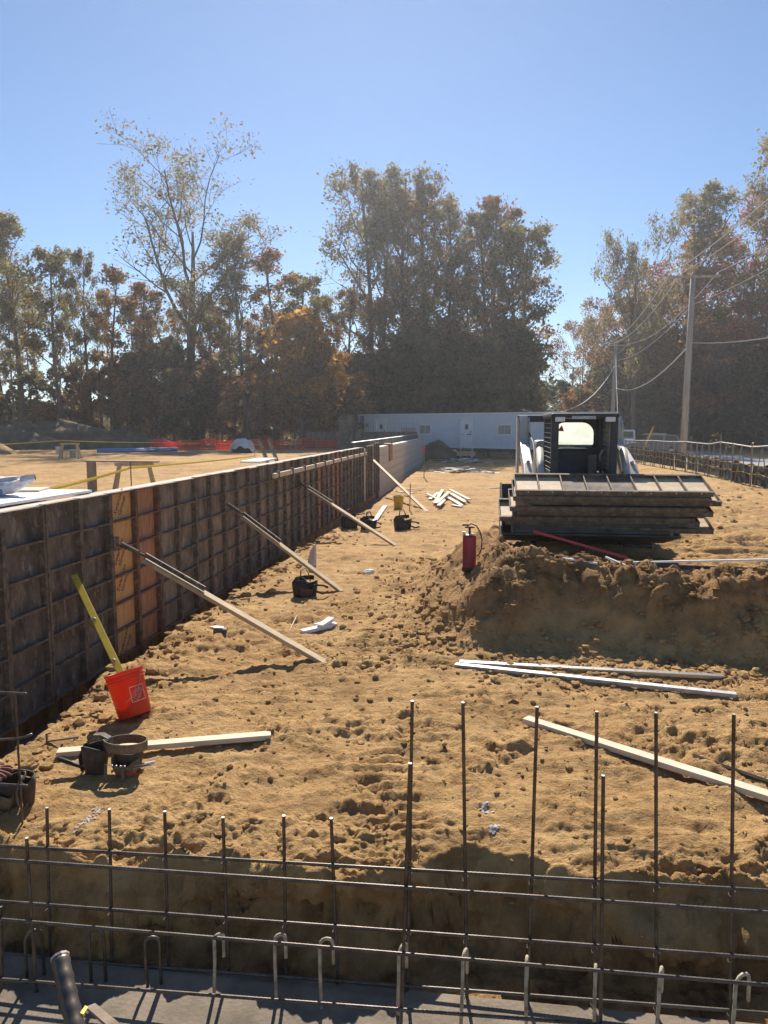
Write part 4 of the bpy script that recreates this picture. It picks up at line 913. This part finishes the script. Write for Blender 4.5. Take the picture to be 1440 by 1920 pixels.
# ================================================================== TRAILER
def trailer():
    A = Vector((-10.07, 62, 0)); B = Vector((5.0, 52, 0)); ln = (B-A).length; rz = math.atan2(B.y-A.y, B.x-A.x)
    root = empty('site_trailer', A, (0, 0, rz), 'long white office trailer at the end of the path', 'trailer'); D = 3.6; z0, z1 = .75, 3.22
    MB().box((ln/2, D/2, (z0+z1)/2), (ln, D, z1-z0)).build('body', 'trailer_white', root)
    n = int(ln/.6)
    for k in range(n+1): MB().box((k*ln/n, -.008, (z0+z1)/2), (.035, .012, z1-z0-.1)).build('seam', 'trailer_white', root)
    MB().box((ln/2, D/2, z1+.05), (ln+.1, D+.1, .10)).build('roof_edge', 'trim_white', root, bevel=.03)
    MB().box((ln/2, -.02, z0+.03), (ln, .05, .09)).build('bottom_rail', 'trim_white', root)
    MB().box((ln/2, D/2, z0-.12), (ln-.3, D-.5, .2)).build('chassis', 'dark_void', root)
    for k in range(8): MB().box((1.2+k*2.2, .7, .3), (.42, .42, .72)).build('block_pier', 'concrete_dark', root)
    def door(u, sign):
        d = MB().box((u, -.03, z0+1.06), (.95, .05, 2.08)).build('door', 'trim_white', root); MB().box((u-.0, -.062, z0+1.55), (.26, .012, .36)).build('pane', 'dark_glass', d); MB().box((u-.36, -.07, z0+1.0), (.06, .04, .16)).build('handle', 'steel', d); MB().box((u+.36, -.065, z0+1.1), (.07, .02, .3)).build('hinge_plate', 'dark_glass', d)
        for s in (-1, 1): MB().box((u+s*.53, -.07, z0+.5), (.10, .10, 3.1)).build('door_jamb', 'trim_white', d)
        MB().box((u, -.09, z0+2.16), (1.18, .12, .10)).build('head_trim', 'trim_white', d)
        if sign: MB().box((u+.3, -.075, z0+.95), (.62, .015, .30)).build('door_notice', 'trim_white', d); MB().box((u+.3, -.085, z0+1.0), (.5, .008, .07)).build('notice_print', 'dark_glass', d)
        MB().box((u, -.5, z0-.08), (1.3, .9, .07)).build('step_landing', 'lumber_grey', root)
        for k in range(3): MB().box((u-.9-k*.28, -.5, z0-.25-k*.18), (.3, .8, .05)).build('step', 'lumber_grey', root)
    door(2.55, False); door(10.95, True)
    MB().box((10.15, -.08, z0+1.95), (.14, .12, .14)).build('porch_light', 'trim_white', root)
    for u in (7.05, 14.2):
        w = MB().box((u, -.02, z0+1.35), (1.15, .04, .75)).build('window', 'trim_white', root)
        for s in (-1, 1): MB().box((u+s*.265, -.045, z0+1.35), (.49, .012, .62)).build('pane', 'window_glass', w)
        MB().box((u, -.05, z0+.96), (1.2, .05, .04)).build('sill', 'trim_white', w)
    s = MB().box((.42, -.03, z0+1.55), (.42, .03, 1.75)).build('name_sign', 'sign_blue', root)
    M = Matrix.Translation((.42, -.047, z0+1.5)) @ Matrix.Rotation(R(90), 4, 'X') @ Matrix.Rotation(R(90), 4, 'Z'); lettering('WILLSCOT', .36, 'white_print', s, M)
    return root
trailer()
g = onz(803, 858, 0); c = empty('wooden_crate', g, (0, 0, -.3), 'wooden crate beside the dirt pile before the trailer', 'crate')
MB().box((0, 0, .45), (2.6, .9, .9)).build('box', 'lumber_grey', c)
for k in range(5): MB().box((-1.2+k*.6, -.47, .45), (.12, .04, .92)).build('batten', 'lumber_grey', c)
for i in range(2): g = onz(874, 861, 0); tag(MB().box((0, 0, .07), (1.3, 1.1, .14)).build('pallet', 'lumber', loc=(g.x, g.y, .45*0+.16*i+.25)), ('upper' if i else 'lower')+' of two stacked sheets before the trailer steps', 'pallet')

# ================================================================== RIGHT SIDE: FENCE, POLES, CARS
def silt_fence():
    tops = [(9.0, 16.0), (8.8, 20.0), (8.75, 23.7), (8.75, 27.4), (9.0, 31), (9.05, 34.5), (8.9, 38), (8.75, 41.5), (8.6, 46), (8.4, 51)]
    P_ = []
    for (a, b) in zip(tops[:-1], tops[1:]):
        for k in range(2): P_.append(Vector((a[0]+(b[0]-a[0])*k/2, a[1]+(b[1]-a[1])*k/2, 0)))
    for p in P_: p.z = tz(p.x, p.y)
    b0 = P_[0].copy(); root = empty('silt_fence', b0, label='chain fence with black silt fabric along the road', cat='fence'); h = 1.32
    MB().tube([p-b0+Vector((0, 0, h+.02*math.sin(i*2.1))) for i, p in enumerate(P_)], .024, 6).build('top_rail', 'fence_steel', root)
    for i, p in enumerate(P_):
        MB().tube([p-b0+Vector((0, 0, -.1)), p-b0+Vector((0, 0, h+.05+(.25 if i % 5 == 2 else 0)))], .028, 6).build('post', 'fence_steel', root)
        if i+1 < len(P_):
            q = P_[i+1]; m = p.lerp(q, .5)
            for s, e in ((p.lerp(q, .2), m), (p.lerp(q, .8), m)): MB().tube([s-b0+Vector((-.02, 0, .02)), e-b0+Vector((-.02, 0, h))], .016, 5).build('brace', 'fence_steel', root)
            rows = []
            for k in range(7):
                c = p.lerp(q, k/6)-b0; rows.append([(c.x+.05+.02*math.sin(k*2+i), c.y, -.05), (c.x+.04+.03*math.sin(k*3+i), c.y, .3), (c.x+.05, c.y, .62+.05*math.sin(i*1.7+k))])
            MB().loft(rows, closed=False).build('silt_fabric', 'silt_black', root, fix=False)
            for zz in (.33, .60): MB().tube([(c_[0]-.03, c_[1], zz-.03+.03*math.sin(i+j)) for j, c_ in enumerate([r_[1] for r_ in rows])], .012, 4).build('tie_strip', 'yellow_paint', root)
silt_fence()
POLES = []
def pole(px, Y, h, label, dark=False, arm=True, transformer=False, r0=.16):
    t = ony(px[0], px[1], Y); b = Vector((t.x-.012*h, Y, tz(t.x, Y)-.2)); root = empty('utility_pole', b, label=label, cat='utility pole', group='utility poles along the road'); top = t-b
    MB().tube([(0, 0, 0), top*.5, top], [r0, r0*.88, r0*.72], 10).build('pole', 'pole_wood', root, smooth=True)
    if arm:
        a = MB().beam(top+Vector((-1.35, -.12, -.15)), top+Vector((1.35, -.12, -.15)), .10, .12).build('crossarm', 'pole_wood', root)
        for x in (-1.25, -.65, 1.2): MB().lathe([(.02, 0), (.05, .03), (.03, .07), (.05, .11), (.001, .14)], 8, c=top+Vector((x, -.12, -.09))).build('insulator', 'trim_white', a)
    if transformer: MB().lathe([(.001, 0), (.2, 0), (.2, .7), (.001, .75)], 12, c=top+Vector((-.32, 0, -1.6))).build('transformer', 'galv', root)
    POLES.append(t.copy()); return root
pole((1300, 514), 42.6, 10, 'nearest grey utility pole with crossarm, right of the loader', r0=.19)
pole((1155, 645), 77, 10, 'second utility pole, behind the loader cab', r0=.22)
pole((1075, 688), 111, 10, 'third utility pole with transformer left of the trees', transformer=True, r0=.18)
pole((1024, 706), 129, 10, 'farthest utility pole beside the dark middle trees', r0=.16)
def wire(pts, sag, label, r_=.016):
    P_ = []
    for a, b in zip(pts[:-1], pts[1:]):
        for k in range(14): t = k/14; p = a.lerp(b, t); p.z -= 4*sag*t*(1-t); P_.append(p)
    P_.append(pts[-1]); b0 = P_[0].copy(); tag(MB().tube([p-b0 for p in P_], r_, 4).build('power_line', 'wire', loc=b0, fix=False), label, 'wire', 'overhead lines')
p1, p2, p3, p4 = POLES
for k, (x, lab) in enumerate(((-1.25, 'leftmost overhead wire on the pole crossarms'), (-.65, 'second overhead wire on the pole crossarms'), (1.2, 'rightmost overhead wire on the pole crossarms'))):
    o = Vector((x, -.12, .04)); near = p1+Vector((x-.6, -34, 1.2)); wire([near, p1+o, p2+o, p3+o, p4+o], .9, lab, .02)
o = Vector((0, -.2, -1.6)); wire([p1+o+Vector((.0, -34, 1.0)), p1+o, p2+o, p3+o], .7, 'lower neutral wire below the crossarms')
o = Vector((0, -.2, -3.6)); wire([p1+o+Vector((3, -30, .6)), p1+o, p2+o+Vector((0, 0, -.6)), p3+o], 1.1, 'sagging thick cable low on the poles', .035)
wire([p2+Vector((0, -.2, -2.)), Vector((8.5, 66, 4.2)), Vector((3.2, 58, 3.6))], .5, 'pale service cable dropping to the trailer', .03)
g1 = p1+Vector((0, 0, -1.2)); ge = Vector((8.6, 48, .4)); d = ge-(p2+Vector((0, 0, -1))); tag(MB().tube([(0, 0, 0), d], .014, 4).build('guy_wire', 'wire', loc=p2+Vector((0, 0, -1))), 'guy wire slanting down from the second pole', 'guy wire')
a = ony(1197, 864, 43); b = ony(1225, 800, 43.5); tag(MB().tube([(0, 0, 0), b-a], .045, 7).build('guy_guard', 'yellow_paint', loc=a), 'leaning yellow guy wire guard before the parked cars', 'guy guard')
def car(loc, rz, body, label, van=False):
    root = empty('parked_car', loc, (0, 0, rz), label, 'car'); Lc, Wc = (5.3, 2.0) if van else (4.7, 1.86)
    if van: pr = [(-2.65, .35), (2.6, .35), (2.62, .95), (2.3, 1.12), (1.55, 1.22), (.95, 1.95), (.4, 2.05), (-2.5, 2.05), (-2.64, 1.9)]; gh = [(-2.5, 1.25), (1.45, 1.25), (.9, 1.88), (-2.45, 1.88)]
    else: pr = [(-2.3, .35), (2.3, .35), (2.33, .78), (2.2, .95), (1.15, 1.08), (.35, 1.62), (-.2, 1.70), (-1.75, 1.68), (-2.15, 1.25), (-2.33, 1.0)]; gh = [(-2.0, 1.1), (.98, 1.1), (.33, 1.55), (-.2, 1.62), (-1.72, 1.6)]
    MB().prism(pr, -Wc/2, Wc/2, axis='y').build('body', body, root, bevel=.06)
    for s in (-1, 1):
        g_ = MB().prism(gh, s*(Wc/2+.004)-.006, s*(Wc/2+.004)+.006, axis='y').build('side_glass', 'dark_glass', root)
        for x in (-.9, .2): MB().box((x, s*(Wc/2+.012), 1.35 if not van else 1.55), (.09, .012, .55)).build('pillar', body, g_)
        for x in (-1.45, 1.45):
            w_ = empty('wheel', (x, s*(Wc/2-.1), .35)); w_.parent = root; MB().tube([(0, -.11, 0), (0, .11, 0)], .35, 18).build('tyre', 'black_rubber', w_); MB().tube([(0, s*.10, 0), (0, s*.118, 0)], .22, 14).build('rim', 'steel', w_)
        MB().box((-Lc/2+.12, s*(Wc/2-.14), 1.05), (.16, .22, .34)).build('tail_light', 'tail_red', root); MB().box((Lc/2-.2, s*(Wc/2-.25), .78), (.16, .35, .16)).build('headlight', 'trim_white', root)
        MB().box((.75, s*(Wc/2+.09), 1.12), (.12, .16, .12)).build('mirror', body, root)
    MB().box((-Lc/2+.32 if not van else -Lc/2+.02, 0, 1.45 if not van else 1.6), (.05, Wc*.75, .38), (0, R(-30) if not van else 0, 0)).build('rear_glass', 'dark_glass', root)
    MB().box((-Lc/2-.01, 0, .5), (.12, Wc*.9, .22)).build('bumper', 'black_rubber', root); MB().box((0, 0, 1.74 if not van else 2.08), (1.8, 1.2, .03)).build('roof_rails', 'galv', root)
g = onz(1222, 851, .12); car((14.6, 65.5, tz(14.6, 65.5)+.1), R(160), 'car_black', 'black parked hatchback seen behind the silt fence')
car((12.6, 77, tz(12.6, 77)+.1), R(168), 'car_white', 'white van parked behind the black car', van=True)

# ================================================================== TREES
G = np.random.default_rng(12)
def make_tree(name, seed, h, cb, spread, limbs, nleaf, lsize, lm, bark='bark', up=.8, r0=None, lean=0., fork=False, dens=1.):
    r = random.Random(seed); mb = MB(); tips = []
    r0 = r0 or h*.0125
    def branch(p, d, L, rad, lvl):
        n = 5 if lvl < 2 else 3; pts = [p.copy()]; rr = [rad]; q = p.copy(); dd = d.normalized()
        for i in range(n):
            dd = (dd+Vector((r.uniform(-.22, .22), r.uniform(-.22, .22), r.uniform(-.06, .16)*(1 if lvl < 2 else .5)))).normalized(); q = q+dd*(L/n); pts.append(q.copy()); rr.append(max(.018, rad*(1-(i+1)/n*.62)))
        mb.tube(pts, rr, 5 if lvl < 1 else 4 if lvl == 1 else 3, caps=False)
        if lvl >= 2: tips.append((pts[-1], L)); tips.append((pts[-2], L)); return
        m = r.randint(5, 7) if lvl == 0 else r.randint(4, 6)
        for k in range(m):
            t = .30+.70*(k+.5)/m; i = min(int(t*n), n-1); b = pts[i].lerp(pts[i+1], t*n-i); ax = (pts[i+1]-pts[i]).normalized()
            sd = Vector((r.gauss(0, 1), r.gauss(0, 1), r.gauss(.25, .6))); sd = (sd-ax*sd.dot(ax)).normalized(); nd = (ax*.75+sd*r.uniform(.55, .95)+Vector((0, 0, .15))).normalized()
            branch(b, nd, L*r.uniform(.38, .58)*(1.1-.35*t), rr[i]*.55, lvl+1)
        tips.append((pts[-1], L*.5))
    n = 12; pts = []; rr = []; q = Vector((0, 0, -.3)); wx, wy = r.uniform(-.02, .02)+lean, r.uniform(-.02, .02)
    for i in range(n+1):
        t = i/n; pts.append(Vector((wx*h*t+.012*h*math.sin(t*5+seed), wy*h*t+.012*h*math.sin(t*4+seed*2), -.3+h*.93*t))); rr.append(r0*(1-.86*t)+.012+r0*.5*max(0, .06-t)/.06)
    mb.tube(pts, rr, 7, caps=False)
    for k in range(limbs):
        t = cb+(.97-cb)*((k+.5*r.random())/limbs); i = min(int(t*n), n-1); b = pts[i].lerp(pts[i+1], t*n-i); az = k*2.4+r.uniform(-.4, .4); f = (t-cb)/(1-cb); prof = (math.sin(math.pi*min(1, .22+.78*f)))**.7 if not fork else (.55+.6*math.sin(math.pi*min(1, .15+.75*f)))
        L = spread*prof*r.uniform(.75, 1.15); el = up*(.7+.6*f)+r.uniform(-.15, .15)
        branch(b, Vector((math.cos(az)*math.cos(el), math.sin(az)*math.cos(el), math.sin(el))), L, rr[i]*r.uniform(.42, .6), 0)
    tips.append((pts[-1], spread*.3))
    tm = mb.build(name, bark, fix=False, smooth=True)
    g = np.random.default_rng(seed); T = np.array([p[:] for p, l in tips]); S = np.array([min(.62, .12+.22*l) for p, l in tips])
    keep = g.random(len(T)) < dens; T = T[keep]; S = S[keep]
    wgt = g.exponential(1, len(T))**1.4; idx = g.choice(len(T), nleaf, p=wgt/wgt.sum()); c = T[idx]+g.standard_normal((nleaf, 3))*S[idx][:, None]*np.array([1, 1, .8])
    a = g.standard_normal((nleaf, 3)); a /= np.linalg.norm(a, axis=1)[:, None]; b = np.cross(a, g.standard_normal((nleaf, 3))); b /= np.linalg.norm(b, axis=1)[:, None]
    sz = lsize*(.45+1.2*g.random(nleaf)**2)[:, None]; v = np.stack([c-a*sz, c+b*sz*.62, c+a*sz, c-b*sz*.62], 1).reshape(-1, 3)
    me = bpy.data.meshes.new('crown'); me.vertices.add(len(v)); me.vertices.foreach_set('co', v.ravel()); me.loops.add(nleaf*4); me.loops.foreach_set('vertex_index', np.arange(nleaf*4, dtype=np.int32))
    me.polygons.add(nleaf); me.polygons.foreach_set('loop_start', np.arange(0, nleaf*4, 4, dtype=np.int32)); me.polygons.foreach_set('loop_total', np.full(nleaf, 4, np.int32)); me.update(calc_edges=True); me.materials.append(MATS[lm])
    d = tm.data; bpy.data.objects.remove(tm); return d, me, float(np.percentile(v[:, 2], 99.3))
PR = {
 'tulip': make_tree('trunk', 3, 25, .34, 9.5, 12, 13000, .13, 'leaf_olive', up=.82, fork=True, r0=.6, dens=.8, lean=-.004),
 'tall': make_tree('trunk', 5, 25, .36, 5.2, 14, 8000, .125, 'leaf_olive', up=.95, r0=.30, dens=.8),
 'tallg': make_tree('trunk', 8, 22, .40, 4.4, 13, 7500, .13, 'leaf_green', up=.9, r0=.28),
 'dense': make_tree('trunk', 9, 24, .15, 4.6, 20, 8500, .15, 'leaf_dark', bark='bark_ivy', up=.7, r0=.34),
 'denseb': make_tree('trunk', 14, 22, .16, 4.6, 18, 7000, .145, 'leaf_brown', up=.75, r0=.30),
 'oak': make_tree('trunk', 17, 20, .25, 8.0, 14, 13000, .15, 'leaf_olive', up=.6, fork=True, r0=.45),
 'oakr': make_tree('trunk', 19, 20, .20, 7.4, 14, 14000, .15, 'leaf_red', up=.6, fork=True, r0=.42),
 'oakb': make_tree('trunk', 23, 16, .22, 6.5, 13, 10000, .15, 'leaf_brown', up=.55, fork=True, r0=.36),
 'gold': make_tree('trunk', 27, 10, .12, 3.2, 14, 8000, .15, 'leaf_gold', up=.6, r0=.13),
 'slim': make_tree('trunk', 31, 17, .45, 2.6, 9, 3600, .11, 'leaf_brown', up=1.0, r0=.15, dens=.7),
 'slim2': make_tree('trunk', 37, 15, .40, 2.8, 9, 4200, .11, 'leaf_green', up=.9, r0=.14, lean=.03, dens=.7),
 'under': make_tree('trunk', 41, 8, .08, 3.2, 13, 5500, .17, 'leaf_brown', up=.5, r0=.10),
 'underd': make_tree('trunk', 43, 8, .05, 3.2, 14, 5500, .17, 'leaf_dark', up=.5, r0=.10),
}
def tree(kind_, px, ytop, Y, label, group='trees around the site', wide=1., rz=None, name='broadleaf_tree'):
    tk, cr, h = PR[kind_]; p = ony(px, 799, Y); z = tz(p.x, p.y) if Y < 300 else 0; top = ony(px, ytop, Y).z; s = (top-z)/h
    root = empty(name, (p.x, p.y, z), (0, 0, rz if rz is not None else rnd.uniform(0, 6.28)), label, 'tree', group); root.scale = (s*wide, s*wide, s)
    for nm, d in (('trunk', tk), ('crown', cr)): o = bpy.data.objects.new(nm, d); COL.objects.link(o); o.parent = root
    return root
T = tree
T('tulip', 372, 278, 62, 'tallest tree on the left, open crown with ascending limbs', rz=.6, wide=1.25)
T('tallg', 40, 408, 60, 'leafy green tree at the far left edge of the sky line', wide=1.15); T('tallg', 5, 420, 63, 'green tree cut by the left edge')
T('slim2', 122, 470, 60, 'slender tree right of the leafy far left tree', wide=1.2); T('tallg', 172, 468, 62, 'thin green topped tree between far left and tallest tree', wide=.75); T('slim', 215, 500, 60, 'thin brownish tree just left of the tallest tree', wide=1.2)
T('tall', 455, 440, 61, 'open twiggy tree right of the tallest tree', wide=1.1); T('slim', 520, 470, 63, 'pale slender tree in the dip left of the middle clump', wide=1.3); T('slim2', 582, 515, 66, 'small slender tree just left of the middle clump', wide=1.2)
T('denseb', 285, 530, 64, 'brown leaved tree below the tallest tree', wide=1.2); T('gold', 565, 585, 58, 'golden orange tree left of the middle clump', wide=1.25); T('gold', 600, 640, 60, 'smaller golden tree against the middle clump'); T('denseb', 405, 560, 67, 'brown tree behind the tallest trunk'); T('denseb', 500, 580, 68, 'brown tree behind the golden tree'); T('underd', 350, 690, 58, 'dark ivy covered bush below the tallest tree')
T('tall', 690, 312, 72, 'leftmost tall tree of the middle clump', wide=1.1, rz=1.); T('tall', 762, 318, 74, 'tall pale topped tree in the middle clump', wide=1.1, rz=3.); T('tall', 725, 350, 78, 'tree between the two tallest of the middle clump', rz=4.); T('denseb', 800, 352, 74, 'brownish tree at the centre of the middle clump', wide=1.05); T('tall', 850, 372, 76, 'olive tree right of centre in the middle clump', wide=1.1)
T('dense', 900, 405, 72, 'dark ivy covered tree behind the trailer'); T('denseb', 932, 368, 74, 'dense brown topped tree at the right of the middle clump', wide=1.05); T('dense', 955, 430, 71, 'dark green tree at the right end of the middle clump', wide=.9); T('slim2', 992, 420, 70, 'thin tree leaning out at the right end of the middle clump', wide=1.1); T('dense', 840, 480, 70, 'dark tree behind the middle of the trailer'); T('dense', 760, 500, 76, 'dark tree behind the left half of the trailer'); T('denseb', 660, 540, 76, 'brown tree at the left of the middle clump')
T('dense', 965, 600, 74, 'lower dark tree filling the right end of the middle clump', wide=.8); T('denseb', 880, 520, 69, 'lower brown tree behind the trailer door', wide=1.1); T('denseb', 720, 560, 70, 'lower brown tree behind the trailer end', wide=1.1)
T('oak', 1185, 392, 80, 'broad olive oak right of the open sky', wide=.62, rz=2.); T('oakr', 1310, 430, 92, 'red leaved tree behind the nearest utility pole', wide=.95); T('oakr', 1400, 350, 88, 'dark red tree at the right edge', wide=.9, rz=1.3); T('tall', 1285, 352, 84, 'bare topped tree behind the red tree', wide=1.2); T('tall', 1455, 235, 82, 'tall thin tree cut by the right edge', wide=1.0)
T('oakb', 1092, 602, 104, 'low reddish brown oak beside the open sky', wide=.6); T('oakb', 1150, 560, 92, 'brown oak below the broad olive oak', wide=.7); T('oakb', 1240, 520, 92, 'brown oak behind the second utility pole'); T('oakb', 1350, 560, 90, 'brown oak behind the near fence'); T('dense', 1430, 480, 90, 'dark tree behind the red tree at the right edge'); T('oakb', 1440, 600, 84, 'low brown oak at the right edge by the road', wide=.8); T('denseb', 1180, 560, 86, 'brown tree filling below the olive oak', wide=1.3); T('denseb', 1290, 500, 80, 'brown tree behind the pole and red tree', wide=1.3)
for px, yt, Y in ((1010, 715, 190), (1035, 712, 200), (1055, 725, 180), (1070, 735, 210)): T('dense', px, yt, Y, 'distant dark tree in the gap above the loader', 'distant trees in the gap')
r = random.Random(21)
for k in range(26):
    px = -20+k*26+r.uniform(-9, 9); T('slim' if k % 2 else 'slim2', px, r.uniform(540, 640), r.uniform(58, 72), 'slender bare trunk in the thicket behind the pad', 'slender trunks in the left thicket', wide=r.uniform(.6, .9))
for k in range(24):
    px = -30+k*29+r.uniform(-10, 10); T('under' if r.random() < .6 else 'underd', px, r.uniform(690, 770) if px < 260 else r.uniform(650, 740), r.uniform(57, 66), 'leafy understorey shrub at the foot of the left woods', 'understorey shrubs on the left', wide=r.uniform(.9, 1.3), name='understorey_shrub')
for k in range(14):
    px = 650+k*23+r.uniform(-8, 8); T('underd', px, r.uniform(610, 720), r.uniform(67, 74), 'dark understorey shrub behind the trailer', 'understorey shrubs behind the trailer', wide=r.uniform(1., 1.3), name='understorey_shrub')
for k in range(18):
    px = 1060+k*25+r.uniform(-8, 8); T('under' if r.random() < .6 else 'underd', px, r.uniform(620, 730) if px > 1120 else r.uniform(715, 750), r.uniform(84, 98), 'brown understorey shrub across the road', 'understorey shrubs across the road', wide=r.uniform(1., 1.3), name='understorey_shrub')
# far wood seen as one mass between the trunks
def far_wood():
    g = np.random.default_rng(77); n = 30000; az = R(1)*(-42+84*g.random(n)); Yd = 86+30*g.random(n); ph = .6*np.sin(az*23)+.4*np.sin(az*57+1); hmax = 9.0+2.5*ph
    hmax = hmax*(1-.5*sm(-14, -20, np.degrees(az))); gap = np.exp(-((np.degrees(az)-12.3)/2.2)**2); hmax = hmax*(1-.75*gap); z = hmax*g.random(n)**1.1; x = Yd*np.tan(az-YAW); c = np.stack([x, Yd, z], 1)
    a = g.standard_normal((n, 3)); a /= np.linalg.norm(a, axis=1)[:, None]; b = np.cross(a, g.standard_normal((n, 3))); b /= np.linalg.norm(b, axis=1)[:, None]; s = .42*(.6+.8*g.random(n))[:, None]
    v = np.stack([c-a*s, c+b*s*.7, c+a*s, c-b*s*.7], 1).reshape(-1, 3); me = bpy.data.meshes.new('far_wood'); me.vertices.add(4*n); me.vertices.foreach_set('co', v.ravel()); me.loops.add(4*n); me.loops.foreach_set('vertex_index', np.arange(4*n, dtype=np.int32)); me.polygons.add(n); me.polygons.foreach_set('loop_start', np.arange(0, 4*n, 4, dtype=np.int32)); me.polygons.foreach_set('loop_total', np.full(n, 4, np.int32)); me.update(calc_edges=True); me.materials.append(MATS['leaf_dark'])
    o = bpy.data.objects.new('far_wood', me); COL.objects.link(o); kind(o, 'stuff'); o['label'] = 'far woods seen between the trunks'
far_wood()

# ================================================================== MARKS ON THE GROUND
def mark(px_list, label, w=.05, cnt=70):
    g = random.Random(len(label)); P_ = [ongr(*p) for p in px_list]; mb = MB()
    for i in range(cnt):
        t = g.random()*(len(P_)-1); k = min(int(t), len(P_)-2); p = P_[k].lerp(P_[k+1], t-k); cx_, cy_ = p.x+g.gauss(0, w*.5), p.y+g.gauss(0, w*.5); rr = g.uniform(.003, .012); a0 = g.random()*6
        ring = [(cx_+rr*g.uniform(.6, 1.3)*math.cos(a0+j*1.05), cy_+rr*g.uniform(.6, 1.3)*math.sin(a0+j*1.05)) for j in range(6)]
        mb.add([(x, y, tz(x, y)+.005) for x, y in ring], [tuple(range(6))])
    o = mb.build('marking_line', 'lime', fix=False); kind(o, 'structure'); o['label'] = label
mark([(140, 1560), (165, 1538), (188, 1515)], 'white spray mark on the dirt at lower left', .035)
mark([(905, 1640), (912, 1612)], 'faint white spray mark on the trench lip', .03)
mark([(922, 1556), (930, 1548)], 'small white spray spot on the dirt', .02)

hz = MB().box((0, 128, 15.5), (2300, 290, 34)).build('glare_veil', 'dirt'); kind(hz, 'stuff')  # added volume that washes out the distance in place of lens glare
hm_ = bpy.data.materials.new('glare_veil'); hm_.use_nodes = True; n_ = hm_.node_tree.nodes; n_.remove(n_['Principled BSDF'])
v_ = n_.new('ShaderNodeVolumePrincipled'); v_.inputs['Color'].default_value = (.92, .95, 1, 1); v_.inputs['Density'].default_value = .0007; v_.inputs['Anisotropy'].default_value = .55
hm_.node_tree.links.new(v_.outputs[0], n_['Material Output'].inputs['Volume']); hz.data.materials.clear(); hz.data.materials.append(hm_)

ORD = ['first', 'second', 'third', 'fourth', 'fifth', 'sixth', 'seventh', 'eighth', 'ninth', 'tenth', 'eleventh', 'twelfth', 'thirteenth', 'fourteenth', 'fifteenth', 'sixteenth', 'seventeenth', 'eighteenth', 'nineteenth', 'twentieth', 'twenty-first', 'twenty-second', 'twenty-third', 'twenty-fourth', 'twenty-fifth', 'twenty-sixth', 'twenty-seventh', 'twenty-eighth']
def number(group, text):
    obs = sorted([o for o in COL.objects if o.get('group') == group and o.get('category')], key=lambda o: math.atan2(o.location.x, o.location.y))
    for i, o in enumerate(obs): o['label'] = text.replace('#', ORD[i])
number('understorey shrubs on the left', 'understorey shrub at the foot of the left woods, # from the left')
number('understorey shrubs behind the trailer', 'dark shrub behind the trailer, # from the left')
number('understorey shrubs across the road', 'brown shrub across the road, # from the left')
number('slender trunks in the left thicket', 'slender bare trunk in the left thicket, # from the left')
number('scrap boards in the loose pile', 'pale scrap board in the loose pile left of the red sprayer, # from the left')
number('scrap boards by the yellow bucket', 'scrap board between the yellow bucket and the wall, # from the left')
number('blue pipes on the pad', 'blue pipe in the bundle on the pad, # from the left')
number('distant trees in the gap', 'distant dark tree in the gap above the loader, # from the left')
